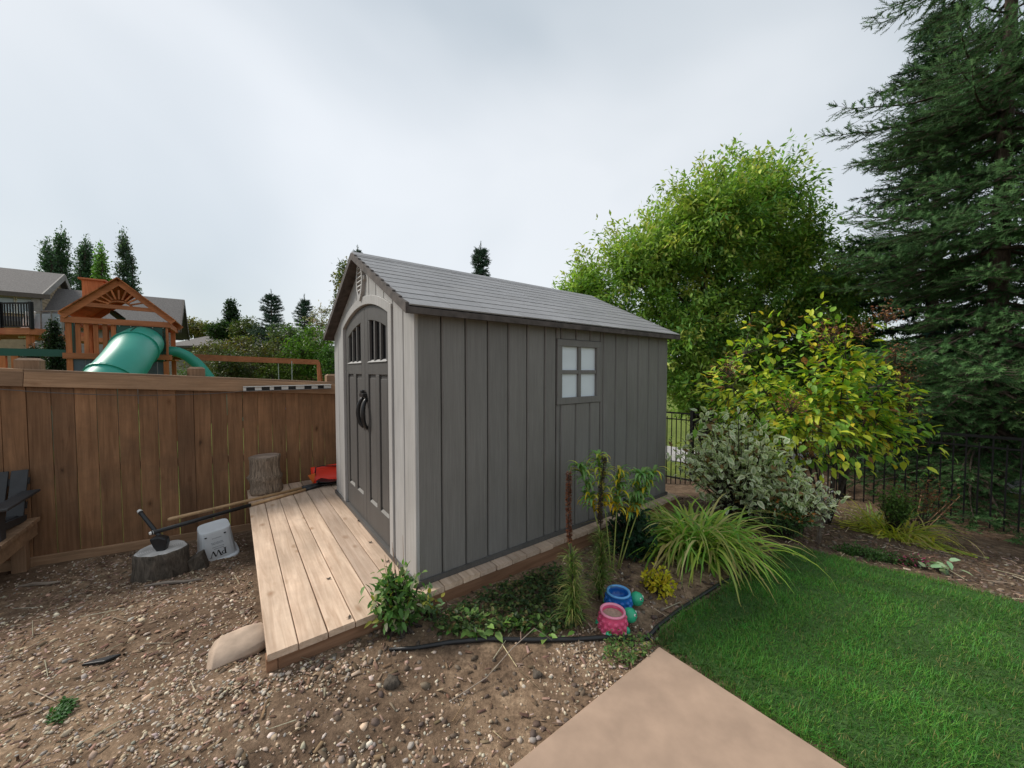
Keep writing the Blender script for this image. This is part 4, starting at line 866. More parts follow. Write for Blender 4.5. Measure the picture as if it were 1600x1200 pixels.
# ================================================================== FAR HOUSES AND NEIGHBOUR'S YARD
def frame_at(px, py, Y, rz):
    x, y, _ = atd(px, py, Y); return x, y
def quad_part(vs, nm, mat, par): return MB().add(vs, [(0, 1, 2, 3)]).build(nm, mat, par)
def gable_house(name, label, loc, rz, L, Wd, eave, ridge, wall, oh=0.5, siding=True, hip=False, wins=()):
    """local x along the ridge, y across; front gable at x=0"""
    h = thing(name, label, 'house', loc, rz)
    if hip:
        MB().prism([(0, 0), (L, 0), (L, Wd), (0, Wd)], 2, -2.5, eave).build('wall', wall, h)
        k = Wd / 2; MB().add([(-oh, -oh, eave), (L + oh, -oh, eave), (L + oh, Wd + oh, eave), (-oh, Wd + oh, eave), (k * .9, Wd / 2, ridge), (L - k * .9, Wd / 2, ridge)], [(0, 1, 5, 4), (1, 2, 5), (2, 3, 4, 5), (3, 0, 4), (3, 2, 1, 0)]).build('roof', 'asphalt_shingle', h)
        MB().prism([(-oh - .04, -oh - .04), (L + oh + .04, -oh - .04), (L + oh + .04, Wd + oh + .04), (-oh - .04, Wd + oh + .04)], 2, eave - 0.2, eave - 0.004).build('fascia', 'brown_trim', h)
    else:
        MB().prism([(0, -2.5), (Wd, -2.5), (Wd, eave), (Wd / 2, ridge - .15), (0, eave)], 0, 0, L).build('wall', wall, h)
        sl_ = (ridge - eave) / (Wd / 2)
        for sg in (0, 1):
            Y = (lambda y: y) if sg == 0 else (lambda y: Wd - y)
            rf = MB().prism([(Y(-oh), eave - oh * sl_), (Y(Wd / 2), ridge), (Y(Wd / 2), ridge - .2), (Y(-oh), eave - oh * sl_ - .2)], 0, -oh * 1.6, L + oh).build('roof', 'asphalt_shingle', h)
            MB().bar((-oh * 1.6 - .03, Y(-oh), eave - oh * sl_ - .14), (-oh * 1.6 - .03, Y(Wd / 2), ridge - .14), 0.06, 0.3).build('barge_board', 'brown_trim', h)
            MB().box((L / 2, Y(-oh - .02), eave - oh * sl_ - .14), (L + 2 * oh, 0.06, 0.22)).build('gutter', 'brown_trim', h)
        if siding:
            n_ = int((ridge - 0) / 0.2)
            for i in range(n_):
                z = 0.1 + 0.2 * i
                ya, yb = (0, Wd) if z < eave else ((z + .19 - eave) / sl_ + .35, Wd - (z + .19 - eave) / sl_ - .35)
                if yb - ya > 0.2: MB().prism([(-.03, z), (0.005, z), (0.005, z + .19), (-.008, z + .19)], 1, ya, yb).build('siding_board', wall, h)
    for (face, a, b, c, d) in wins:                    # face 0: gable (y range), 1: the long side (x range)
        if face == 0: w_ = MB().box((-.06, (a + b) / 2, (c + d) / 2), (0.08, b - a + .2, d - c + .2)).build('window', 'white_paint', h); MB().box((-.105, (a + b) / 2, (c + d) / 2), (0.02, b - a, d - c)).build('pane', 'window_glass', w_)
        else: w_ = MB().box(((a + b) / 2, -.06, (c + d) / 2), (b - a + .2, 0.08, d - c + .2)).build('window', 'white_paint', h); MB().box(((a + b) / 2, -.105, (c + d) / 2), (b - a, 0.02, d - c)).build('pane', 'window_glass', w_)
    return h
# house with the raised deck: its gable faces right, the ridge runs off to the left
def P1(px, py, Y): return Vector(atd(px, py, Y))
nc = P1(66, 460, 20.1); fc = P1(130, 507, 26.0); pk_ = P1(97, 428, 23.0); gd = Vector((fc.x - nc.x, fc.y - nc.y, 0)); gw = gd.length; gd.normalize()
hA = thing('brown_house', 'brown sided house with overhanging grey gable roof above the raised deck', 'house', (nc.x, nc.y, -0.9), math.atan2(gd.y, gd.x))
# local x runs along the gable (near eave 0 .. far eave gw), local y along the ridge away from the viewer's right
zn, zf_, zp, xp = nc.z + .9, fc.z + .9, pk_.z + .9, gw * .5; HL = 11.0
MB().prism([(0.5, -1.5), (gw - .5, -1.5), (gw - .5, zf_ + .1), (xp, zp - .45), (0.5, zn + .1)], 1, 0.3, HL).build('wall', 'tan_siding', hA)
for (xa, za_, nm) in ((-.1, zn, 'a'), (gw + .1, zf_, 'b')):
    MB().prism([(xa, za_), (xp, zp), (xp, zp - .22), (xa, za_ - .22)], 1, 0, HL + .5).build('roof', 'asphalt_shingle', hA)
    MB().bar((xa, -.03, za_ - .16), (xp, -.03, zp - .16), 0.06, 0.34).build('barge_board', 'grey_trim', hA)
MB().box((-.13, HL / 2, zn - .12), (0.1, HL + .6, 0.24)).build('gutter', 'brown_trim', hA)
for i in range(26):
    z = zf_ - 2.6 + 0.2 * i; xa = 0.5 if z < zn else 0.5 + (xp - .5) * (z - zn) / (zp - zn); xb = gw - .5 if z < zf_ else gw - .5 - (gw - .5 - xp) * (z - zf_) / (zp - zf_)
    if xb - xa > .6: MB().prism([(0.26, z), (0.3, z), (0.3, z + .19), (0.285, z + .19)], 0, xa + .3, xb - .3).build('siding_board', 'tan_siding', hA)
for yy in (0.72, 1.3):
    w_ = MB().box((0.45, yy, zn - 0.62), (0.1, 0.56, 0.9)).build('window', 'white_paint', hA); MB().box((0.39, yy, zn - 0.62), (0.04, 0.46, 0.78)).build('pane', 'window_glass', w_)
MB().box((0.1, 0.22, zn - 2.3), (0.3, 0.3, 4.2)).build('pillar', 'grey_trim', hA)
dk = thing('raised_deck', 'raised house deck with black picket railing and wooden stairs', 'deck', (P1(52, 520, 15.0).x, 16.52, -0.8), R(178))
dzk = P1(52, 513, 15.0).z + .8
MB().box((2.6, 0.5, dzk - .12), (5.2, 2.2, 0.26)).build('floor', 'cedar_beam', dk)
for xx in (0.25, 2.4, 4.6): MB().box((xx, 1.4, (dzk - .25) / 2), (0.16, 0.16, dzk - .25)).build('post', 'cedar', dk)
MB().box((2.6, 1.52, dzk + 1.02), (5.2, 0.06, 0.06)).build('rail', 'black_iron', dk); MB().box((2.6, 1.52, dzk + .08), (5.2, 0.05, 0.05)).build('rail', 'black_iron', dk)
for i in range(44): MB().box((0.06 + i * 0.118, 1.52, dzk + .55), (0.03, 0.03, 0.92)).build('baluster', 'black_iron', dk)
for xx in (0.0, 1.3, 2.6, 3.9): MB().box((xx, 1.52, dzk + .52), (0.1, 0.1, 1.1)).build('rail_post', 'black_iron', dk)
for i in range(7): MB().box((1.2 + i * 0.28, 1.9 + 0.02 * i, dzk - .25 - i * .2), (0.3, 0.8, 0.05)).build('stair_tread', 'cedar', dk)
MB().bar((1.0, 2.3, dzk - .2), (3.1, 2.4, dzk - 1.7), 0.05, 0.26).build('stair_stringer', 'cedar_beam', dk)
# neighbour's glass railed terrace with lattice screen
gt = thing('glass_terrace', 'terrace with glass panel railing below the brown house gable', 'terrace', (*P1(60, 520, 16.0)[:2], -0.8), R(-6))
zt_ = P1(60, 525, 16.0).z + .8
MB().box((0.7, 1.0, zt_ - .1), (1.9, 2.4, 0.2)).build('floor', 'cedar_beam', gt)
for xx in (-.1, .42, .94, 1.46): MB().box((xx, -.15, zt_ + .5), (0.05, 0.05, 1.05)).build('rail_post', 'grey_trim', gt)
for xx in (.16, .68, 1.2): MB().box((xx, -.15, zt_ + .5), (0.46, 0.012, 0.85)).build('glass_panel', 'window_glass', gt)
MB().box((0.68, -.15, zt_ + 1.04), (1.62, 0.07, 0.05)).build('rail', 'grey_trim', gt)
for i in range(4): MB().bar((-.55 + .14 * i, -.25, zt_ - .1), (-.15 + .14 * i, -.25, zt_ + 1.0), 0.05, 0.07).build('slat', 'white_paint', gt)
for xx in (0.1, 1.3): MB().box((xx, 0.2, (zt_ - .2) / 2), (0.14, 0.14, zt_ - .2)).build('post', 'cedar', gt)
# second house behind the play tower
Y2 = 26.0; a_ = Vector(atd(263, 466, Y2)); gable_house('gabled_house', 'house with long grey gable roof seen behind the play tower', (a_.x - .616 * 3.2, a_.y + .788 * 3.2, -0.9), R(218), 12.0, 6.4, a_.z - 2.1 + .9, a_.z + .9, 'grey_siding', 0.5, wins=())
Y3 = 36.0; a_ = Vector(atd(268, 552, Y3)); b_ = Vector(atd(375, 552, Y3)); ev = Vector(atd(300, 541, Y3)).z + 1; rdg = Vector(atd(300, 517, Y3)).z + 1
gable_house('bungalow', 'low grey bungalow with a shallow hip roof beyond the swing beam', (a_.x, a_.y, -1.0), R(-8), 7.6, 5.5, ev, rdg, 'grey_siding', 0.6, hip=True, wins=((1, 5.2, 6.8, 1.5, 2.4), (1, 1.2, 2.6, 1.4, 2.4)))
Y4 = 30.0; a_ = Vector(atd(488, 540, Y4)); gable_house('roofed_house', 'small dark roofed house half hidden behind bushes beside the shed', (a_.x, a_.y + 2, -1.0), R(5), 6.0, 5.0, a_.z + 0.5, a_.z + 2.3, 'grey_siding', 0.5, hip=True)
# low neighbour fence far behind
nf = thing('neighbour_fence', 'low brown board fence far behind the swing beam', 'fence', (*Vector(atd(318, 590, 15.0))[:2], -0.8), R(20))
for i in range(42): MB().box((i * 0.155, 0, 1.08), (0.145, 0.02, 2.15)).build('picket', 'fence_wood', nf)
MB().box((3.2, -.03, 2.12), (6.6, 0.04, 0.14)).build('top_rail', 'fence_rail_wood', nf)

# ================================================================== VEGETATION
def tapered(paths):
    """paths: list of (pts, r0, r1) -> one limb mesh"""
    mb = MB()
    for pts, r0, r1 in paths:
        n = len(pts); mb.tube(pts, [r0 + (r1 - r0) * (i / (n - 1)) ** 0.8 for i in range(n)], 8 if r0 > .03 else 5)
    return mb
def broad_tree(name, label, base, hgt, cc, cr, n_att, n_leaf, leaf, cols, wts, trunk_r, droop=0.5, group=None, forks=7, bark='bark', cat='tree', light=None, shape=1.0, stem0=0.25, lobes=9, rough=.30, narrow=1.0, skew=0.0, topf=.55, lobelist=None):
    """crown = lobed ellipsoid cc, cr in world coords"""
    base = np.array(base, float); cc = np.array(cc, float); cr = np.array(cr, float); o = thing(name, label, cat, tuple(base), 0, group)
    d = rdir(n_att); lob = rng.normal(size=(lobes, 3)); lob = norm(lob); amp = np.max(np.clip(d @ lob.T, 0, 1) ** 5, axis=1)
    rr = rng.uniform(0, 1, n_att) ** (1 / 2.6) * (1.04 - rough + rough * amp); P = cc + d * rr[:, None] * cr
    if shape != 1.0: zf = np.clip((P[:, 2] - (cc[2] - cr[2])) / (2 * cr[2]), 0, 1); P[:, :2] = cc[:2] + (P[:, :2] - cc[:2]) * (1 - (1 - shape) * zf)[:, None]
    if lobelist:
        Lb = np.array([[*atd(px, py, cc[1] + dy), rx / F * cc[1], rz / F * cc[1]] for px, py, rx, rz, dy in lobelist]); li = rng.choice(len(Lb), n_att, p=Lb[:, 3] * Lb[:, 4] / np.sum(Lb[:, 3] * Lb[:, 4])); P = Lb[li, :3] + rdir(n_att) * (rng.uniform(0, 1, n_att) ** (1 / 2.2))[:, None] * np.column_stack([Lb[li, 3], Lb[li, 3] * .85, Lb[li, 4]])
    limbs = []; samples = []; topz = cc[2] + cr[2] * topf; P[:, 0] += skew * (P[:, 2] - cc[2])
    tp = [base + (np.array([cc[0], cc[1], topz]) - base) * f + np.array([math.sin(f * 5) * .06, math.cos(f * 4) * .06, 0]) * hgt * .12 for f in np.linspace(0, 1, 9)]
    limbs.append(([Vector(p - base) for p in tp], trunk_r, trunk_r * .15)); samples += [(p, trunk_r * (1 - i / 9)) for i, p in enumerate(tp) if i > 1]
    for k in range(forks):
        f = stem0 + 0.5 * k / max(1, forks - 1); i0 = tp[int(f * 8)]; az = k * 2.4 + rng.uniform(-.3, .3); e = cc + cr * np.array([math.cos(az) * .72, math.sin(az) * .72, rng.uniform(-.2, .55)])
        if lobelist: e = Lb[k % len(Lb), :3] + rng.normal(0, .25, 3)
        e[0] += skew * (e[2] - cc[2]); L = [i0 + (e - i0) * q + np.array([0, 0, .16 * cr[2] * math.sin(q * 3.14)]) for q in np.linspace(0, 1, 15)]; limbs.append(([Vector(p - base) for p in L], trunk_r * .45, trunk_r * .08)); samples += [(p, .0) for p in L[1:]]
    S = np.array([q[0] for q in samples]); D = np.linalg.norm(P[:, None] - S[None], axis=2) + 0.8 * np.maximum(0, S[None, :, 2] - P[:, None, 2]); near = S[np.argmin(D * rng.uniform(.6, 1.4, D.shape), 1)]
    tapered(limbs).build('trunk', bark, o, smooth=True)
    tw = tubes_np(near, P, np.full(n_att, max(.0045, trunk_r * .03)), np.full(n_att, .002), 3)
    o_tw = np_obj('twigs', tw[0], tw[1], None, bark, o, tuple(base)); o_tw.location = (0, 0, 0); tag(o_tw, kind='stuff')
    out_ = norm(P - near); q = rng.uniform(0.35, 1.02, (n_att, n_leaf)); loc = near[:, None] + (P - near)[:, None] * q[..., None] + rng.normal(0, leaf * .62, (n_att, n_leaf, 3)); loc = loc.reshape(-1, 3)
    n = len(loc); dd = norm(np.repeat(out_, n_leaf, 0) * .7 + rdir(n) * .8 + np.array([0, 0, -droop])); up = norm(rdir(n) * .7 + np.array([0, 0, 1.0]))
    twc = np.repeat(pick(cols, wts, n_att, .18, .06), n_leaf, 0); c = twc * rng.uniform(.7, 1.3, (n, 1)) * rng.uniform(.92, 1.08, (n, 3))
    if light is not None: c = light(loc, c)
    V, Fc, C = scatter(*LEAF2, loc, frames(dd, up), (rng.uniform(.7, 1.25, n) * leaf)[:, None] * np.array([[1, narrow, narrow]]), np.clip(c, .004, .9)); ob = np_obj('crown', V, Fc, C, 'leaf', o, tuple(base)); ob.location = (0, 0, 0); tag(ob, kind='stuff')
    return o
NV = []; NFc = []
for k in range(22):
    a = k * 2.4; x = 0.02 + 0.95 * k / 22; dx, r = 0.17, 0.22; c, s = math.cos(a), math.sin(a); w = 0.044
    NV += [(x, w * -s, w * c), (x, w * s, -w * c), (x + dx, r * c, r * s)]; NFc.append((3 * k, 3 * k + 1, 3 * k + 2))
NEEDLE = (np.array(NV), np.array(NFc)); NEEDLE_LO = (np.array(NV)[:36] * np.array([2.0, 1.6, 1.6]), np.array(NFc)[:12])
NEEDLE_LO[0][:, 0] = np.clip(NEEDLE_LO[0][:, 0], 0, 1.2)
def spruce(name, label, base, hgt, rad, col, trunk_r, whorl=0.36, per=6, blet=0.13, nsz=0.11, bare=0.0, group=None, lo=False, droop=0.35, cat='tree', zmin=0.06, tipcol=None, zlow=1e9, pw=.8):
    base = np.array(base, float); o = thing(name, label, cat, tuple(base), 0, group)
    MB().tube([(0, 0, -0.1), (0, 0, hgt * .25), (0, 0, hgt * .6), (0, 0, hgt * .99)], [trunk_r * 1.15, trunk_r * .85, trunk_r * .5, .012], 12).build('trunk', 'spruce_bark', o, smooth=True)
    A = []; B = []; ra = []; loc = []; dr = []; upv = []; tipf = []; z = hgt * zmin
    while z < hgt * .965:
        f = z / hgt; Lm = rad * (1 - f) ** pw * (0.75 + .25 * math.sin(z * 3)) + .08
        for k in range(per if z < zlow else per // 2):
            az = rng.uniform(0, 6.283); L = Lm * rng.uniform(.72, 1.1); h = np.array([math.cos(az), math.sin(az), 0]); sd_ = np.array([-math.sin(az), math.cos(az), 0])
            rise = 0.45 * f - 0.12; dp = droop * (1 - f) ; ns = max(4, int(L / .22)); pts = []
            for i in range(ns + 1):
                q = i / ns; pts.append(np.array([0, 0, z + rng.uniform(-.02, .02)]) + h * L * q + np.array([0, 0, L * (rise * q - dp * q * (1 - .55 * q * q))]) + sd_ * .05 * L * math.sin(q * 3 + az))
            pts = np.array(pts); A.append(pts[:-1]); B.append(pts[1:]); ra.append(np.linspace(.008 + .012 * L, .004, ns))
            nb_ = max(3, int(L / blet)); qs = np.linspace(.12 + bare, 1.0, nb_)
            for q in qs:
                i = min(ns - 1, int(q * ns)); u = q * ns - i; p = pts[i] * (1 - u) + pts[i + 1] * u; dirn = norm(pts[i + 1] - pts[i])
                for sg in (-1, 1):
                    bl = L * .5 * (1.05 - q) * rng.uniform(.6, 1.2) * min(1, .4 + q * 2) + nsz * .9; bd = norm(dirn * rng.uniform(.55, .95) + sd_ * sg * rng.uniform(.5, .9) + np.array([0, 0, rng.uniform(-.35, .12)]))
                    m_ = max(1, int(bl / (nsz * .8))); st_ = (np.arange(m_)[:, None] * nsz * .8) * bd + p; loc.append(st_); dr.append(np.tile(bd, (m_, 1)) + rng.normal(0, .32, (m_, 3)) + np.array([0, 0, .09]) * np.arange(m_)[:, None]); tipf.append(np.linspace(.0, 1, m_) * (0.4 + .6 * q))
                    if bl > .12: A.append(p[None]); B.append((p + bd * bl * .85)[None]); ra.append(np.array([.004]))
            loc.append(pts[1:]); dr.append(pts[1:] - pts[:-1]); tipf.append(np.linspace(0, 1, ns))
        z += whorl * (1.1 - .45 * f) * rng.uniform(.8, 1.2)
    lz = np.arange(hgt * .86, hgt * 1.0, nsz * .5); loc.append(np.column_stack([np.zeros(len(lz)), np.zeros(len(lz)), lz])); dr.append(np.tile([0, 0, 1.0], (len(lz), 1)) + rng.normal(0, .12, (len(lz), 3))); tipf.append(np.full(len(lz), .5))
    loc = np.vstack(loc) + base; dr = np.vstack(dr); n = len(loc); tf = np.concatenate(tipf)
    A = np.vstack(A) + base; B = np.vstack(B) + base; ra = np.concatenate(ra); tw = tubes_np(A, B, ra, ra * .8, 4); ob = np_obj('branches', tw[0], tw[1], None, 'spruce_bark', o, tuple(base)); ob.location = (0, 0, 0); tag(ob, kind='stuff')
    c = vary(col, n, .28, .08)
    if tipcol is not None: c = c * (1 - .6 * tf[:, None] ** 2) + np.array(tipcol) * .6 * tf[:, None] ** 2
    V, Fc, C = scatter(*(NEEDLE_LO if lo else NEEDLE), loc, frames(dr, rdir(n)), rng.uniform(.8, 1.25, n) * nsz, c); ob = np_obj('needles', V, Fc, C, 'needle', o, tuple(base)); ob.location = (0, 0, 0); tag(ob, kind='stuff')
    return o, n
# the tall spruce at the iron fence and the one behind it
def gb(px, Y):
    x, y, _ = atd(px, 600, Y); return (x, y, Hf(x, y) - 0.05)
spruce('spruce_tree', 'tall dark spruce with bare lower trunk standing just behind iron fence', gb(1553, 6.1), 13.5, 3.45, (0.045, 0.105, 0.036), 0.135, 0.29, 9, .15, .165, 0.0, droop=0.5, zmin=.07, tipcol=(0.13, 0.24, 0.085), zlow=7.8, pw=.66)
spruce('spruce_tree', 'dark spruce filling the gap between leafy tree and the tall spruce', gb(1452, 8.3), 10.5, 3.0, (0.028, 0.07, 0.028), 0.13, 0.30, 8, .15, .17, 0.03, droop=0.45, zmin=.05, lo=True, tipcol=(0.045, 0.10, 0.05), zlow=10)
spruce('young_spruce', 'young blue green spruce with pale tips growing behind iron fence', gb(1478, 6.9), 3.1, 1.15, (0.02, 0.06, 0.048), 0.05, .22, 6, .11, .10, 0, droop=.25, tipcol=(0.06, 0.14, 0.11))
for px, Y, top, wd_, lab in ((427, 24, 456, 85, 'broad dark spruce standing behind the bushes beyond the swing beam'), (478, 27, 462, 66, 'slimmer spruce nearest the shed behind the bushes'), (752, 19, 381, 85, 'lone spruce top rising above the shed roof ridge'), (562, 24, 386, 22, 'thin spruce tip peeking above the shed gable peak')):
    b = gb(px, Y); tz = atd(px, top, Y)[2]; spruce('background_spruce', lab, b, tz - b[2], wd_ / F * Y * .95, (0.04, 0.08, 0.05), .12, .27, 9, .2, .2, 0, 'background spruces', True, .3, pw=1.0)
# leafy tree behind the iron fence
def lt(loc, c):  # yellowing leaves, with the brightness of the lit upper side painted in too
    x, y, z = loc.T; yel_lit = np.clip((z - 3.3) / 3.5, 0, 1) * np.clip((5.4 - x) / 4.0, 0, 1)
    return c * (1 - .55 * yel_lit[:, None]) + np.array([0.56, 0.52, 0.10]) * .55 * yel_lit[:, None] * rng.uniform(.6, 1.3, (len(c), 1))
tb_ = gb(1096, 9.6); cc_ = atd(1130, 455, 9.6)
broad_tree('leafy_tree', 'large leafy green tree with yellowing outer crown standing behind the shed', tb_, 8, cc_, (4.7, 3.1, 4.0), 3700, 34, .14, [(0.25, 0.42, 0.075), (0.34, 0.50, 0.10), (0.17, 0.33, 0.085), (0.5, 0.55, 0.13)], [4, 4, 3, 1.8], .13, .35, light=lt, forks=16, stem0=.12, narrow=.72, topf=.1,
           lobelist=((1185, 312, 92, 98, 0), (1110, 345, 100, 90, -.6), (1045, 385, 95, 85, .4), (975, 425, 85, 80, -.3), (915, 452, 58, 58, .2), (1235, 385, 80, 95, .5), (1290, 450, 75, 90, -.2), (1120, 470, 130, 110, .8), (1215, 520, 120, 110, .9), (1075, 540, 110, 90, -.4), (1330, 530, 75, 85, .6), (1130, 600, 110, 60, .2)))
# poplars behind the houses
for px, Y, top, bot, wd_, lab, cl in ((84, 30, 378, 560, 40, 'shorter dark poplar leaning beside the tallest poplar above the house roof', 0), (104, 31, 338, 560, 40, 'tallest dark columnar poplar rising above the brown house gable', 0), (141, 30, 354, 560, 44, 'dark columnar poplar behind the play tower chimney', 0), (164, 28, 382, 560, 34, 'bright green poplar directly behind the play tower roof', 1), (203, 30, 353, 560, 44, 'grey green columnar poplar standing apart behind the play tower peak', 2)):
    b = gb(px, Y); tz = atd(px, top, Y)[2]; w_ = wd_ / F * Y / 2 * 1.15; c0 = [(0.065, 0.125, 0.065), (0.13, 0.26, 0.045), (0.075, 0.12, 0.08)][cl]
    broad_tree('poplar_tree', lab, b, tz - .4, (b[0], b[1], b[2] + (tz - b[2]) * .56), (w_ * .85, w_ * .85, (tz - b[2]) * .5), 1300, 9, .19, [c0, tuple(v * 1.4 for v in c0)], [3, 1], .16, -.3, 'poplars behind the houses', 6, shape=.55)
# birch left of the shed gable, flowering shrub, small trees and bushes
b = gb(540, 16); tz = atd(540, 388, 16)[2]
broad_tree('birch_tree', 'sparse yellowing birch standing behind the shed gable', b, tz, (b[0] + .1, b[1], tz - 2.1), (0.85, .9, 2.2), 260, 10, .13, [(0.16, 0.16, 0.03), (0.07, 0.11, 0.03), (0.24, 0.19, 0.035)], [2, 3, 1], .06, .3, shape=.7)
for nm, lab, px, py, Y, rx, rz_, leaf, n_a, cl in (
    ('olive_bush', 'olive brown feathery bush behind the swing beam', 375, 563, 14, 2.1, 1.25, .10, 750, [(0.13, 0.115, 0.028), (0.10, 0.12, 0.03)]),
    ('green_bush', 'bright green leafy bush beside the shed behind the fence', 487, 555, 14.2, 1.3, 1.4, .10, 600, [(0.13, 0.24, 0.03), (0.09, 0.19, 0.025)]),
    ('green_bush', 'yellow green bush below the middle of the swing beam', 430, 583, 14.0, 1.5, .8, .09, 500, [(0.17, 0.24, 0.05), (0.11, 0.17, 0.03)]),
    ('green_bush', 'mid green bush tucked against the shed wall below swing frame', 516, 575, 13.2, .6, 1.0, .08, 320, [(0.09, 0.19, 0.03), (0.06, 0.14, 0.025)]),
    ('grey_green_bush', 'grey green rounded bush between the two background spruces', 452, 540, 17, 1.2, 1.2, .12, 450, [(0.10, 0.14, 0.06), (0.08, 0.12, 0.05)]),
    ('dark_bush', 'dark bush under the swing beam next to the olive bush', 365, 575, 12.3, 1.0, .7, .09, 350, [(0.05, 0.08, 0.025), (0.09, 0.1, 0.03)]),
    ('flowering_shrub', 'pale whitish twiggy shrub showing beside the shed eave', 505, 510, 18, 1.0, 1.2, .10, 200, [(0.46, 0.38, 0.32), (0.25, 0.24, 0.16), (0.2, 0.2, 0.08)]),
    ('small_tree', 'small tree with narrow upright top behind the bungalow roof', 362, 500, 30, .55, 2.0, .2, 320, [(0.03, 0.06, 0.025)]),
    ('small_tree', 'loose green tree between the narrow dark tree and broad spruce', 388, 517, 28, 1.5, 1.1, .2, 260, [(0.07, 0.11, 0.03), (0.12, 0.14, 0.04)]),
    ('small_tree', 'loose green tree between the narrow dark tree and bungalow roof', 347, 518, 29, 1.3, .9, .2, 260, [(0.05, 0.1, 0.03)]),
    ('yellow_tree', 'broad yellowing tree clump behind the bungalow roof beside play tower', 295, 512, 44, 3.2, 1.2, .3, 420, [(0.2, 0.17, 0.04), (0.12, 0.14, 0.04)]),
    ('yellow_tree', 'smaller yellowing round tree behind the middle of the bungalow roof', 330, 520, 46, 2.0, .9, .3, 300, [(0.24, 0.2, 0.05), (0.13, 0.14, 0.04)]),
    ('cedar_tree', 'dark narrow cedar standing in front of the glass railed terrace', 86, 545, 12.0, .42, 1.15, .07, 650, [(0.014, 0.034, 0.015), (0.03, 0.055, 0.02)]),
    ('cedar_tree', 'broad dark cedar below the raised deck behind the fence post', 55, 568, 12.6, .6, .75, .08, 420, [(0.014, 0.032, 0.016)]),
    ('far_bush', 'low green hedge bush beyond the wave slide', 335, 585, 18, 2.0, .5, .12, 300, [(0.08, 0.13, 0.03)]),
    ('understory_bush', 'shady green bush below the leafy tree beyond the iron fence', 1180, 600, 11.0, 2.2, 1.1, .12, 500, [(0.08, 0.15, 0.04), (0.13, 0.21, 0.05)]),
    ('understory_bush', 'shady dark bush behind the iron fence below the spruces', 1420, 660, 9.6, 3.4, 1.2, .11, 900, [(0.06, 0.12, 0.04), (0.12, 0.18, 0.05)])):
    c = atd(px, py, Y); gzz = Hf(c[0], c[1]); broad_tree(nm, lab, (c[0], c[1], gzz - .05), c[2] + rz_ - gzz, c, (rx, rx * .8, rz_), n_a, 11, leaf, cl, [1] * len(cl), .035, .1, 'background shrubs and trees', 5, cat='bush' if 'tree' not in nm else 'tree', shape=.5 if nm in ('cedar_tree',) else .9)
# band of trees far away along the horizon, left and right
def hedge_band(name, az0, az1, dist, h0, h1, n, cols):
    az = rng.uniform(az0, az1, n); k = np.floor(az * 28); hh = h0 + (h1 - h0) * (0.5 + .5 * np.sin(k * 12.9) * np.cos(k * 4.1)); r = dist + rng.uniform(-6, 6, n); z = rng.uniform(0, 1, n) ** .8 * hh * (0.6 + .4 * np.abs(np.sin(az * 88))) - 1.0
    loc = np.stack([np.sin(az) * r, np.cos(az) * r, z], 1); c = pick(cols, [1] * len(cols), n, .35, .1); V, Fc, C = scatter(*LEAF2, loc, frames(rdir(n), rdir(n)), rng.uniform(.9, 2.0, n) * dist / 75, c); tag(np_obj(name, V, Fc, C, 'leaf'), 'distant mass of mixed green and yellow trees along the horizon', 'trees', kind='stuff')
hedge_band('far_woods', -1.25, 1.25, 75, 2.5, 7.5, 17000, [(0.04, 0.07, 0.025), (0.09, 0.11, 0.03), (0.16, 0.14, 0.04), (0.03, 0.05, 0.025)])

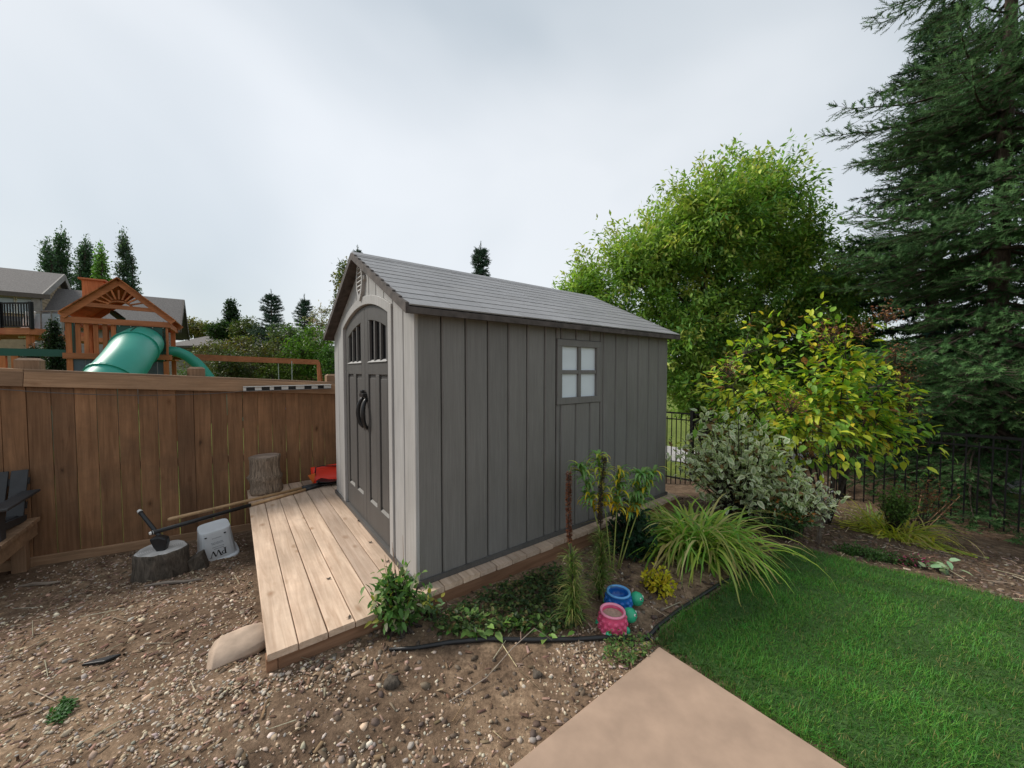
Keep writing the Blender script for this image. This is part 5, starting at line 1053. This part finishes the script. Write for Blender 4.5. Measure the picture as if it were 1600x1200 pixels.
# ---------------------------------------------------------------- shrubs in the border
def own(ob): ob.location = (0, 0, 0); return ob
def big_leaf_shrub():
    base = gb(1300, 4.45); o = thing('yellow_shrub', 'tall shrub with big yellow green leaves and brown seed heads behind dogwood', 'shrub', base); base = np.array(base)
    cc = np.array(atd(1262, 640, 4.45)); cr = np.array([1.22, .75, 1.1]); n_st = 430; d = rdir(n_st); d[:, 2] = np.abs(d[:, 2]) * 1.3 - .62; d = norm(d); P = cc + d * cr * (rng.uniform(.0, 1, (n_st, 1)) ** .45) * (.72 + .5 * np.max(np.clip(d @ norm(rng.normal(size=(11, 3))).T, 0, 1) ** 6, axis=1, keepdims=True)) * rng.uniform(.9, 1.2, (n_st, 1))
    forks = []; S = []
    for k in range(9):
        az = k * .7; e = cc + np.array([math.cos(az) * .75, math.sin(az) * .4, rng.uniform(-.1, .6)]) * cr; L = [base + (e - base) * q + np.array([0, 0, .12 * math.sin(q * 3.1)]) for q in np.linspace(0, 1, 8)]; forks.append(([Vector(p - base) for p in L], .018, .006)); S += L[2:]
    tapered(forks).build('stems', 'bark', o, smooth=True); S = np.array(S); near = S[np.argmin(np.linalg.norm(P[:, None] - S[None], axis=2), 1)]
    tw = tubes_np(near, P, np.full(n_st, .005), np.full(n_st, .003), 4); tag(own(np_obj('twigs', tw[0], tw[1], None, 'bark', o, tuple(base))), kind='stuff')
    nl = 9; q = np.linspace(.3, 1.05, nl)[None, :, None]; loc = (near[:, None] + (P - near)[:, None] * q + rng.normal(0, .05, (n_st, nl, 3))).reshape(-1, 3); n = len(loc)
    out_ = norm(np.repeat(P - cc, nl, 0)); dd = norm(out_ * .8 + rdir(n) * .7 + np.array([0, 0, -.3])); up = norm(np.array([0, 0, 1.0]) + rdir(n) * .45)
    hf = np.clip((loc[:, 2] - cc[2]) / cr[2] * .5 + .5, 0, 1); g = np.array([.20, .38, .05]); y_ = np.array([.50, .56, .05]); yy = np.array([.72, .56, .05]); r = rng.uniform(0, 1, n)[:, None]
    c = np.where(r < .50, g, np.where(r < .92, y_, yy)) * rng.uniform(.85, 1.3, (n, 1)); c = np.where(rng.uniform(0, 1, (n, 1)) < .03, np.array([.32, .14, .05]), c)
    sc = rng.uniform(.07, .125, n); order = np.argsort(loc[:, 1] - loc[:, 2] * .3)                 # leaves on the near side show largest
    fr = frames(dd, up); meshes = {}
    lm = [(.16, .32, .045), (.25, .44, .05), (.42, .48, .045), (.56, .62, .055), (.72, .56, .05), (.2, .38, .05), (.34, .15, .05)]
    for k, cl in enumerate(lm):  # a few shared leaf meshes
        me = bpy.data.meshes.new('leaf'); me.from_pydata([tuple(v) for v in LEAF4[0]], [], [tuple(f) for f in LEAF4[1]]); a = me.attributes.new('Col', 'FLOAT_COLOR', 'POINT'); a.data.foreach_set('color', list((*cl, 1.0)) * len(LEAF4[0])); me.materials.append(MAT['leaf']); meshes[k] = me
    near_i = order[:290]; rest = order[290:]
    for i in near_i:
        k = int(np.argmin([np.linalg.norm(np.array(l_) - c[i]) for l_ in lm])); m4 = Matrix([[*fr[i][r_], 0] for r_ in range(3)] + [[0, 0, 0, 1]]); ob = bpy.data.objects.new('leaf', meshes[k]); link(ob, o); ob.matrix_local = Matrix.Translation(Vector(loc[i] - base)) @ m4 @ Matrix.Scale(float(sc[i]), 4)
    V, Fc, C = scatter(*LEAF4, loc[rest], fr[rest], sc[rest], c[rest]); tag(own(np_obj('foliage', V, Fc, C, 'leaf', o, tuple(base))), kind='stuff')
    for px, py in ((1300, 520), (1345, 515), (1400, 555), (1412, 585), (1420, 630), (1140, 575), (1345, 645), (1235, 632), (1260, 705), (1385, 490)):
        p = np.array(atd(px, py, 4.0 + rng.uniform(-.2, .2))); m_ = 150; l_ = p + rng.normal(0, 1, (m_, 3)) * np.array([.07, .06, .065]); cl = pick([(.2, .08, .04), (.3, .13, .06), (.12, .05, .03)], [1, 1, 1], m_)
        V, Fc, C = scatter(*LEAF2, l_, frames(rdir(m_), rdir(m_)), rng.uniform(.018, .035, m_), cl); t_w = tubes_np(np.tile(p - [0, 0, .1], (20, 1)), p + rng.normal(0, .06, (20, 3)), np.full(20, .003), np.full(20, .002), 3)
        tag(own(np_obj('seed_head', V, Fc, C, 'leaf', o, tuple(base))), kind='stuff'); tag(own(np_obj('seed_stalk', t_w[0], t_w[1], None, 'bark', o, tuple(base))), kind='stuff')
big_leaf_shrub()
def small_shrub(name, label, base, cc, cr, n_st, nl, leaf, colf, proto=LEAF4, droop=-.1, cat='shrub', stem='bark', r0=.008, narrow=1.0, up_=.35):
    o = thing(name, label, cat, base); base = np.array(base); cc = np.array(cc); cr = np.array(cr); d = rdir(n_st); P = cc + d * cr * rng.uniform(.0, 1, (n_st, 1)) ** .42
    mid = base + (P - base) * .5 + np.array([0, 0, .12]) * cr[2]; tw = merge([tubes_np(np.tile(base, (n_st, 1)) + rng.normal(0, min(.05, cr[0] * .28), (n_st, 3)) * [1, 1, 0], mid, np.full(n_st, r0), np.full(n_st, r0 * .7), 4), tubes_np(mid, P, np.full(n_st, r0 * .7), np.full(n_st, r0 * .3), 4)])
    tag(own(np_obj('stems', tw[0], tw[1], None, stem, o, tuple(base))), kind='stuff')
    q = np.linspace(.35, 1.08, nl)[None, :, None]; loc = (mid[:, None] + (P - mid)[:, None] * q + rng.normal(0, leaf * .6, (n_st, nl, 3))).reshape(-1, 3); n = len(loc)
    dd = norm(norm(np.repeat(P - base, nl, 0)) * .5 + rdir(n) * .85 + np.array([0, 0, droop])); upv = norm(np.array([0, 0, 1.0]) + rdir(n) * up_ * 2)
    V, Fc, C = scatter(*proto, loc, frames(dd, upv), (rng.uniform(.7, 1.25, n) * leaf)[:, None] * np.array([[1, narrow, 1]]), colf(n, loc)); tag(own(np_obj('foliage', V, Fc, C, 'leaf', o, tuple(base))), kind='stuff'); return o
# variegated dogwood: green leaf centres with cream margins
def vg(base, cc, cr, n_st, nl, leaf, label):
    o = small_shrub('variegated_shrub', label, base, cc, cr, n_st, nl, leaf, lambda n, l_: vary((.85, .86, .62), n, .15, .05))
    f = [c_ for c_ in o.children if c_.name.startswith('foliage')][0]; me = f.data; k = len(LEAF4[0]); C = np.empty(len(me.vertices) * 4, np.float32); me.attributes['Col'].data.foreach_get('color', C); C = C.reshape(-1, k, 4); n = len(C)
    C[:, 6, :3] = vary((.24, .36, .15), n, .3, .1); C[:, 0, :3] = vary((.5, .55, .3), n, .3, .1); br = rng.uniform(0, 1, n) < .10; C[br, :, :3] = np.array([.25, .15, .06]); me.attributes['Col'].data.foreach_set('color', C.ravel())
vg(gb(1160, 4.1), atd(1145, 712, 4.1), (.66, .5, .52), 240, 9, .085, 'variegated dogwood with cream edged leaves growing beside the shed corner')
vg(gb(1235, 3.85), atd(1225, 770, 3.85), (.46, .4, .30), 130, 9, .07, 'low spreading variegated dogwood branches in front of the yellow shrub')
# dark barberry-like shrub under it, lavender-grey stems and small border plants
small_shrub('orange_tipped_shrub', 'low dark green shrub with orange tips below the variegated dogwood', gb(1225, 3.6), atd(1228, 805, 3.6), (.26, .2, .16), 120, 9, .036, lambda n, l_: np.where((rng.uniform(0, 1, (n, 1)) < .16) & (l_[:, 2:] > np.median(l_[:, 2])), np.array([.38, .14, .03]), vary((.06, .12, .035), n)), r0=.003)
small_shrub('boxwood_shrub', 'small rounded dark green shrub in front of the iron fence', gb(1402, 4.3), atd(1402, 785, 4.3), (.2, .18, .2), 130, 10, .036, lambda n, l_: vary((.11, .2, .04), n), r0=.003)
small_shrub('grey_stemmed_plant', 'wispy silver grey stemmed plant beside the variegated dogwood', gb(1287, 3.6), atd(1287, 778, 3.6), (.10, .1, .22), 16, 9, .026, lambda n, l_: vary((.45, .45, .43), n), LEAF2, r0=.0016, stem='grey_wood')
small_shrub('bronze_shrub', 'sparse bronze leafed shrub between the fence pickets and boxwood', gb(1440, 4.5), atd(1445, 775, 4.5), (.35, .25, .25), 60, 8, .035, lambda n, l_: pick([(.26, .11, .05), (.17, .1, .04), (.13, .15, .05)], [2, 1, 1], n), r0=.003)
for px, py, Y in ((1375, 872, 3.25), (1335, 862, 3.35)): c = atd(px, py, Y); small_shrub('creeping_phlox', 'mat of fine green creeping phlox along the lawn edge', (c[0], c[1], Hf(c[0], c[1])), (c[0], c[1], Hf(c[0], c[1]) + .03), (.2, .12, .05), 120, 8, .022, lambda n, l_: vary((.06, .13, .03), n), LEAF2, r0=.002)['group'] = 'creeping phlox mats'
c = atd(1420, 862, 3.2); small_shrub('flowering_groundcover', 'low plant dotted with small magenta flowers by the lawn edge', (c[0], c[1], Hf(c[0], c[1])), (c[0], c[1], Hf(c[0], c[1]) + .04), (.18, .12, .05), 110, 7, .022, lambda n, l_: pick([(.05, .09, .03), (.42, .04, .16), (.14, .06, .06)], [6, 1.3, 2], n), LEAF2, r0=.002)
c = gpt(1468, 893); small_shrub('pale_weed', 'small pale green leafy weed in dark soil beside the lawn', c, (c[0], c[1], c[2] + .03), (.07, .06, .035), 10, 3, .07, lambda n, l_: vary((.3, .42, .24), n))
c = gpt(1030, 925); small_shrub('golden_plant', 'small bright golden yellow plant in the soil behind the turtle pots', c, (c[0], c[1], c[2] + .07), (.10, .1, .085), 60, 7, .038, lambda n, l_: vary((.6, .52, .03), n, .25))
c = gpt(985, 868); small_shrub('dark_leafy_shrub', 'dark green leafy shrub growing against the deck edge', c, (c[0], c[1], c[2] + .2), (.19, .18, .24), 110, 9, .06, lambda n, l_: vary((.022, .062, .028), n, .3))
c = gpt(628, 985); small_shrub('flowering_weed', 'bushy green weed with pale flowers growing at the deck corner', c, (c[0] - .03, c[1], c[2] + .19), (.14, .13, .19), 95, 8, .055, lambda n, l_: np.where(rng.uniform(0, 1, (n, 1)) < .12, np.array([.55, .52, .36]), pick([(.08, .19, .04), (.13, .24, .06), (.3, .3, .05)], [4, 3, .6], n)), narrow=.75)
c = gpt(672, 965); small_shrub('small_weed', 'small grey green weed next to the deck corner plant', c, (c[0], c[1], c[2] + .07), (.05, .05, .07), 18, 5, .045, lambda n, l_: pick([(.16, .26, .12), (.3, .3, .05)], [4, 1], n))
# dry stalks rising from the corner plant
for k in range(7):
    x, y, z = gpt(612 + 4 * k, 975); tl_ = np.array([x + rng.uniform(-.12, .06), y + rng.uniform(0, .1), z + rng.uniform(.35, .52)])
    tag(MB().tube([(x, y, z), ((x + tl_[0]) / 2 + .01, (y + tl_[1]) / 2, (z + tl_[2]) / 2), tuple(tl_)], [.003, .002, .001], 5).build('dry_stalk', 'fascia_wood'), 'thin reddish dry stalk standing up at the deck corner', 'stalk', 'dry stalks at the deck corner')
# daylily clumps
def lily(name, label, px, py, n, L0, L1, cols, w, spread, flop, w0=.016, azr=None, a0=(.75, 1.5)):
    x, y, z = gpt(px, py); o = thing(name, label, 'plant', (x, y, z - .01)); b = np.array([x, y, z - .01]) + rng.normal(0, 1, (n, 3)) * np.array([spread, spread * .8, 0]); az = rng.uniform(0, 6.283, n) if azr is None else rng.uniform(*azr, n)
    rel = b[:, :2] - np.array([x, y]); az = np.where(rng.uniform(0, 1, n) < .6, np.arctan2(rel[:, 1], rel[:, 0]) + rng.normal(0, .6, n), az); L = rng.uniform(L0, L1, n); c = pick(cols, w, n, .2, .06); tip = np.where(rng.uniform(0, 1, (n, 1)) < .45, np.array([.46, .36, .12]), c)
    V, Fc, C = strips(b, az, L, rng.uniform(.7, 1.3, n) * w0, rng.uniform(flop[0], flop[1], n), 8, c, tip, a0); V[:, 2] = np.maximum(V[:, 2], H(V[:, 0], V[:, 1]) + .008 + rng.uniform(0, .02, len(V))); tag(own(np_obj('leaves', V, Fc, C, 'leaf', o, (x, y, z - .01))), kind='stuff'); return o
lily('daylily_clump', 'large arching clump of green and straw yellow strap leaves by lawn', 1088, 858, 560, .4, .86, [(.25, .48, .07), (.42, .56, .08), (.7, .6, .25), (.17, .36, .07)], [4, 3, 2.2, 2], .12, (1.2, 3.2), .024)
lily('yellowing_daylily', 'flopped yellow daylily clump lying on dark soil near iron fence', 1395, 838, 300, .32, .66, [(.6, .56, .07), (.42, .5, .07), (.62, .5, .2), (.24, .36, .07)], [3, 3, 2, 1], .13, (.8, 2.6), .018, None, (.25, 1.25))
lily('grass_tuft', 'small tuft of grassy leaves rising between yellow daylily and boxwood', 1365, 815, 40, .3, .5, [(.2, .3, .08)], [1], .04, (1.2, 2.2), .012)
for k, (px, py, px2, py2) in enumerate(((1440, 825, 1480, 787), (1450, 825, 1500, 775), (1432, 812, 1440, 770))):
    x, y, z = gpt(px, py); e = atd(px2, py2, y + .2); tag(MB().tube([(x, y, z), tuple((np.array([x, y, z]) + np.array(e)) / 2), e], [.006, .005, .003], 6).build('dry_flower_stalk', 'fascia_wood'), 'dry brown flower stalk leaning out of the yellow daylily clump', 'stalk', 'dry daylily stalks')
# liatris spikes: tall seed stalks
def liatris(px, py, ptop, pmid, col, label, lean):
    x, y, z = gpt(px, py); zt2 = atd(px, ptop, y)[2]; zm2 = atd(px, pmid, y)[2]; o = thing('liatris_stalk', label, 'plant', (x, y, z), 0, 'liatris stalks'); h = zt2 - z
    ax = lambda f: np.stack([lean * f * f + .01 * np.sin(f * 7), .01 * np.cos(f * 5) - .01, f * h], -1)
    MB().tube([Vector(ax(np.array(f))) for f in np.linspace(0, 1, 10)], [.006 - .003 * i / 9 for i in range(10)], 6).build('stem', 'bark', o, smooth=True)
    n = 900; f = rng.uniform((zm2 - z) / h, 1.0, n); a = rng.uniform(0, 6.283, n); d_ = np.stack([np.cos(a), np.sin(a), rng.uniform(-.1, .5, n)], 1); V, Fc, C = scatter(*LEAF2, ax(f) + d_ * .006, frames(d_), rng.uniform(.011, .021, n), pick(col, [1] * len(col), n)); tag(own(np_obj('seed_spike', V, Fc, C, 'leaf', o)), kind='stuff')
    n = 520; f = rng.uniform(.02, (zm2 - z) / h, n) ** 1.25; a = rng.uniform(0, 6.283, n); b_ = ax(f); V, Fc, C = strips(b_, a, rng.uniform(.07, .2, n) * (1.15 - f), rng.uniform(.004, .008, n), rng.uniform(.8, 2.2, n), 4, pick([(.12, .22, .05), (.2, .27, .07), (.34, .32, .12)], [3, 3, 1.6], n)); ob = own(np_obj('leaves', V, Fc, C, 'leaf', o)); tag(ob, kind='stuff')
liatris(893, 978, 738, 845, [(.22, .085, .05), (.3, .13, .07), (.16, .06, .04)], 'tall liatris stalk with a rusty brown seed spike beside shed', -.03)
liatris(936, 938, 714, 818, [(.09, .055, .035), (.16, .1, .05), (.05, .035, .025)], 'tall liatris stalk with a dark brown seed spike behind the turtle pots', .02)
# milkweed-like plants with drooping leaves
def droopy(px, py, tops, label, ycol):
    x, y, z = gpt(px, py); o = thing('drooping_plant', label, 'plant', (x, y, z)); LV = []
    for k, (tx, ty) in enumerate(tops):
        e = np.array(atd(tx, ty, y + .04 * k)) - np.array([x, y, z]); pts = [np.array([.015 * k, 0, 0]) + (e - np.array([.015 * k, 0, 0])) * f + np.array([0, 0, .05 * math.sin(f * 3.1)]) for f in np.linspace(0, 1, 9)]
        MB().tube([Vector(p) for p in pts], [.006 - .0035 * i / 8 for i in range(9)], 6).build('stem', 'droop_stem', o, smooth=True)
        P_ = np.array(pts); n = 95; f = rng.uniform(.5, 1.0, n); i = np.minimum(7, (f * 8).astype(int)); b_ = P_[i] + (P_[i + 1] - P_[i]) * (f * 8 - i)[:, None]; a = rng.uniform(0, 6.283, n); c = pick([(.17, .33, .09), (.25, .4, .12), (.7, .55, .03), (.6, .6, .1)], [4, 3, ycol[k], ycol[k]], n); low = f < .6; c[low] = np.where(rng.uniform(0, 1, (low.sum(), 1)) < .5, np.array([.72, .46, .01]), c[low])
        LV.append(strips(b_ + 0, a, rng.uniform(.10, .18, n), rng.uniform(.018, .03, n), rng.uniform(2.2, 3.0, n), 5, c))
    V, Fc, C = merge(LV); tag(own(np_obj('leaves', V, Fc, C, 'leaf', o)), kind='stuff')
plain('droop_stem', (.26, .30, .07), .6)
droopy(952, 893, ((905, 728), (935, 712), (968, 735)), 'tall plant with drooping green and yellow leaves before shed wall', (.8, 3, 2))
droopy(965, 890, ((1003, 740), (1022, 738)), 'tall plant with drooping green leaves above the dark leafy shrub', (.4, .3))
# broad leaved ground weeds in front of the deck
def weed_patch(name, label, pts, n, leaf, cols, w, h=.05):
    L = []; poly = np.array([gpt(*p)[:2] for p in pts]); lo, hi = poly.min(0), poly.max(0); q = rng.uniform(lo, hi, (n * 4, 2)); q = q[inpoly(q, poly)][:n]; n = len(q); z = H(q[:, 0], q[:, 1]) + rng.uniform(.005, h, n); d = norm(rdir(n) * [1, 1, .35] + [0, 0, .12])
    V, Fc, C = scatter(*LEAF4, np.column_stack([q, z]), frames(d, norm(rdir(n) * .5 + [0, 0, 1.0])), rng.uniform(.6, 1.3, n) * leaf, pick(cols, w, n)); tag(np_obj(name, V, Fc, C, 'leaf'), label, 'weeds', kind='stuff')
def inpoly(q, poly):
    x, y = q.T; r = np.zeros(len(q), bool); n = len(poly); j = n - 1
    for i in range(n):
        xi, yi = poly[i]; xj, yj = poly[j]; cond = ((yi > y) != (yj > y)) & (x < (xj - xi) * (y - yi) / (yj - yi + 1e-12) + xi); r ^= cond; j = i
    return r
weed_patch('ground_weeds', 'patch of dark green low weeds in the bed along shed', ((672, 985), (720, 950), (800, 915), (870, 890), (900, 930), (915, 990), (800, 995), (700, 1000)), 2300, .032, [(.035, .07, .022), (.06, .10, .03), (.10, .15, .04), (.18, .16, .06)], [4, 4, 2, 1.2], .07)
weed_patch('broad_weeds', 'scattered brighter broad leaved weeds along the edging tube', ((690, 1000), (740, 965), (860, 970), (900, 1000)), 90, .06, [(.12, .25, .05), (.2, .33, .09)], [1, 1], .06)
weed_patch('edge_weeds', 'fine green weeds growing around the tip of the concrete patio', ((940, 1040), (950, 1000), (1000, 1000), (1030, 1012), (985, 1050)), 420, .022, [(.08, .17, .04), (.14, .22, .06), (.3, .28, .1)], [3, 3, 1], .06)
weed_patch('shade_litter', 'brown leaf litter on the shaded soil below the iron fence', ((1200, 800), (1600, 850), (1600, 800), (1250, 760)), 1200, .03, [(.16, .09, .05), (.09, .06, .04), (.2, .14, .09)], [2, 2, 1], .015)
weed_patch('gravel_tuft', 'green moss tuft growing in the open gravel', ((75, 1130), (105, 1095), (118, 1108), (95, 1135)), 260, .02, [(.05, .14, .03)], [1], .03)

# ---------------------------------------------------------------- lawn
lp = np.array(LAWN + [(7.5, 0.2), (7.5, -1.5), W(1.93, -2.4)[:2], W(1.93, 1.10)[:2]]); LW_ = lp
plain('lawn_soil', (.045, .095, .022), .95, .3, 30)
gq = np.stack(np.meshgrid(np.arange(.5, 7.5, .08), np.arange(-1.5, 3.6, .08)), -1); ins_ = inpoly(gq.reshape(-1, 2), lp).reshape(gq.shape[:2]); vid = -np.ones(ins_.shape, int); vid[ins_] = np.arange(ins_.sum()); q4 = np.stack([vid[:-1, :-1], vid[:-1, 1:], vid[1:, 1:], vid[1:, :-1]], -1).reshape(-1, 4); q4 = q4[(q4 >= 0).all(1)]
gp = gq[ins_]; tag(np_obj('lawn', np.column_stack([gp, H(gp[:, 0], gp[:, 1]) + .012]), q4, None, 'lawn_soil'), kind='structure')
def blades(n, ymax_w):
    """more blades near the camera, where single ones can be seen"""
    q = rng.uniform([.6, .9], [5.2, 3.5], (n * 3, 2)); keep = inpoly(q, lp) & (rng.uniform(0, 1, n * 3) < np.clip(2.4 / np.hypot(q[:, 0], q[:, 1]), .35, 1) ** 1.2) & (np.abs(q[:, 0]) < q[:, 1] * 1.55 + .5); q = q[keep][:n]; n = len(q)
    pt = .5 + .5 * np.sin(q[:, 0] * 3.3 + 1.1 * np.sin(q[:, 1] * 2.7)) * np.cos(q[:, 1] * 4.1 + q[:, 0]); pt2 = .5 + .5 * np.sin(q[:, 0] * 9 + 3 * np.sin(q[:, 1] * 7)); c = np.array([.062, .205, .030])[None] * (.45 + .65 * pt[:, None] + .4 * pt2[:, None]) * rng.uniform(.6, 1.45, (n, 1)); c[:, 0] *= rng.uniform(.7, 1.7, n); dry = rng.uniform(0, 1, n) < .05; c[dry] = [.26, .24, .08]
    return strips(np.column_stack([q, H(q[:, 0], q[:, 1])]), rng.uniform(0, 6.283, n), rng.uniform(.03, .062, n) * (.8 + .35 * pt2), rng.uniform(.0022, .004, n), rng.uniform(.2, 1.7, n), 2, np.clip(c, .005, .8))
V, Fc, C = blades(104000, 3); tag(np_obj('lawn_grass', V, Fc, C, 'grass_blade'), 'dense short green lawn grass beside the concrete patio', 'grass', kind='stuff')

# ---------------------------------------------------------------- gravel, chips and litter
def ico():
    p = (1 + 5 ** .5) / 2; v = np.array([(-1, p, 0), (1, p, 0), (-1, -p, 0), (1, -p, 0), (0, -1, p), (0, 1, p), (0, -1, -p), (0, 1, -p), (p, 0, -1), (p, 0, 1), (-p, 0, -1), (-p, 0, 1)], float); f = np.array([(0, 11, 5), (0, 5, 1), (0, 1, 7), (0, 7, 10), (0, 10, 11), (1, 5, 9), (5, 11, 4), (11, 10, 2), (10, 7, 6), (7, 1, 8), (3, 9, 4), (3, 4, 2), (3, 2, 6), (3, 6, 8), (3, 8, 9), (4, 9, 5), (2, 4, 11), (6, 2, 10), (8, 6, 7), (9, 8, 1)]); return norm(v), f
ICO = ico(); OCT = (np.array([(1, 0, 0), (-1, 0, 0), (0, 1, 0), (0, -1, 0), (0, 0, 1), (0, 0, -1)], float), np.array([(0, 2, 4), (2, 1, 4), (1, 3, 4), (3, 0, 4), (2, 0, 5), (1, 2, 5), (3, 1, 5), (0, 3, 5)]))
def stones(name, label, q, smin, smax, cols, w, power=2.2, kind='pebble_mat', flat=.6, cat='gravel', mixv=.25, small=.0068):
    n = len(q); s = smin + (smax - smin) * rng.uniform(0, 1, n) ** power; z = H(q[:, 0], q[:, 1]) + s * flat * .25; pv = ICO[0] * (1 + .0); L = []
    for k in range(4):
        sel = (np.arange(n) % 2 == k % 2) & ((s > small) if k < 2 else (s <= small)); pro = ICO if k < 2 else OCT; v = pro[0] * (1 + rng.uniform(-.24, .2, (len(pro[0]), 1))); L0_ = pro[1]; m = sel.sum(); sc = s[sel][:, None] * np.column_stack([rng.uniform(.75, 1.35, m), rng.uniform(.6, 1.0, m), rng.uniform(.4, .75, m)])
        L.append(scatter(v, L0_, np.column_stack([q[sel], z[sel]]), frames(norm(rdir(m) * [1, 1, .3]), norm(rdir(m) * .4 + [0, 0, 1.0])), sc, pick(cols, w, m, mixv, .07)))
    V, Fc, C = merge(L); tag(np_obj(name, V, Fc, C, kind, smooth=True), label, cat, kind='stuff')
def ground_pts(n, x0, x1, y0, y1, dens):
    q = rng.uniform([x0, y0], [x1, y1], (n, 2)); t, s = TS(q[:, 0], q[:, 1]); ok = (s < 5.38) & ~((t > .09) & (t < 4.06) & (s > 2.19)) & ~((t < 1.93) & (s < 1.14)) & ~inpoly(q, LW_) & (rng.uniform(0, 1, n) < dens(q[:, 0], q[:, 1], t, s)); return q[ok]
def patchy(x, y, k): return .5 + .5 * np.sin(x * k + 1.7 * np.sin(y * k * .8 + 1)) * np.cos(y * k * 1.1 + .6 * np.sin(x * k))
PC = [(.53, .40, .285), (.44, .34, .25), (.59, .48, .365), (.35, .305, .26), (.46, .31, .23), (.62, .54, .44), (.28, .225, .175)]
bare_ = lambda t, s: (1 - .88 * np.exp(-((t + .35) / .6) ** 2 - ((s - 3.1) / .62) ** 2)) * (1 - .85 * np.exp(-((t - .35) / .5) ** 2 - ((s - 1.75) / .34) ** 2))
gd_ = lambda x, y, t, s: bare_(t, s) * np.where(t < .45, np.clip(1.25 - .33 * np.maximum(0, s - 1.6), .25, 1) * (.45 + .65 * patchy(x, y, 2.3) ** .8), np.where((t > 1.0) & (s > 1.5) | (t > 2.0), .03, np.where(s < 2.0, .62, .3)) * patchy(x, y, 3.1) + .015)
q = ground_pts(135000, -4.4, 1.2, .9, 4.2, gd_); q = q[rng.uniform(0, 1, len(q)) < np.clip(2.2 / np.hypot(q[:, 0], q[:, 1]), .4, 1)]
stones('gravel', 'mixed tan and grey pea gravel covering the dirt yard', q, .0042, .0128, PC, [5, 4, 3, 3, 1.2, 1.4, 3], mixv=.18)
q = ground_pts(1500, -3.8, .9, 1.0, 3.4, lambda x, y, t, s: np.where(t < .6, .6, np.where((t > 1.0) & (s > 1.5) | (t > 2.0), .02, .22))); stones('loose_pebbles', 'larger loose pebbles scattered over the gravel', q, .012, .022, PC, [4, 3, 3, 3, 1, 1.5, 2], 2.5)
q = ground_pts(26000, -1.2, 5.6, 1.2, 5.6, lambda x, y, t, s: np.where(t > .2, .8 * patchy(x, y, 4.0) + .1, .12)); stones('soil_clods', 'dark crumbly soil clods in the garden bed', q, .005, .022, [(.10, .072, .055), (.145, .108, .083), (.20, .15, .118)], [3, 3, 1.5], 3.0, flat=.5, cat='soil', small=.012)
def chips(name, label, q, l0, l1, cols, w):
    n = len(q); v = np.array([(-.5, -.15, 0), (.5, -.11, 0), (.5, .12, .01), (-.5, .16, 0), (-.46, -.12, .07), (.47, -.09, .06), (.46, .1, .07), (-.47, .13, .06)]); f = np.array([(4, 5, 6, 7), (0, 1, 5, 4), (1, 2, 6, 5), (2, 3, 7, 6), (3, 0, 4, 7)])
    V, Fc, C = scatter(v, f, np.column_stack([q, H(q[:, 0], q[:, 1]) + .006]), frames(norm(rdir(n) * [1, 1, .22]), norm(rdir(n) * .35 + [0, 0, 1.0])), rng.uniform(l0, l1, n)[:, None] * np.column_stack([np.ones(n), rng.uniform(.5, 1.5, n), np.ones(n)]), pick(cols, w, n, .3)); tag(np_obj(name, V, Fc, C, 'chip_mat'), label, 'wood chips', kind='stuff')
q = ground_pts(30000, -4.2, 5.4, 1.0, 5.4, lambda x, y, t, s: .5 * patchy(x, y, 2.9) + .12 + .25 * ((t < .4) & (s > 2.6))); chips('wood_chips', 'brown wood chips and bark mulch scattered over soil', q, .014, .048, [(.22, .14, .095), (.30, .21, .15), (.13, .085, .06), (.40, .31, .24)], [3, 2, 4, .7])
nst = 170; qs = ground_pts(700, -3.6, 4.8, 1.0, 4.8, lambda x, y, t, s: np.full(len(x), .6))[:nst]; nst = len(qs); a = rng.uniform(0, 6.283, nst); L = rng.uniform(.06, .24, nst); A = np.column_stack([qs, H(qs[:, 0], qs[:, 1]) + .01]); B = A + np.column_stack([np.cos(a) * L, np.sin(a) * L, rng.uniform(0, .02, nst)]); B[:, 2] = np.maximum(B[:, 2], H(B[:, 0], B[:, 1]) + .008)
tw = tubes_np(A, B, np.full(nst, .003), np.full(nst, .002), 4); tw = (tw[0], tw[1], np.repeat(pick([(.36, .28, .2), (.22, .15, .1), (.5, .42, .3)], [1, 1, 1], nst), 8, 0)); tag(np_obj('fallen_twigs', *tw, 'chip_mat'), 'thin dry twigs and straws lying over the dirt', 'twigs', kind='stuff')
# one long dry stem arching over the edging tube
tag(MB().tube([gpt(705, 1098, .01), gpt(760, 1070, .03), gpt(800, 1032, .06), gpt(835, 1003, .075), gpt(862, 1008, .03)], [.0025, .0025, .0025, .002, .0015], 6).build('arching_straw', 'grey_wood', smooth=True), 'long pale dry stem arching over the black edging tube', 'stem')
for px, py, r_, lab in ((613, 1072, .045, 'grey knotty clod of wood lying on the dirt below the deck corner'), (840, 1058, .03, 'dark clod of dirt lying in front of the edging tube')):
    x, y, z = gpt(px, py); tag(blob_stone(r_, r_ * .9, r_ * .6, 14, 9, px, .3).build('dirt_clod', 'old_stump', None, (x, y, z + r_ * .3), smooth=True), lab, 'clod')
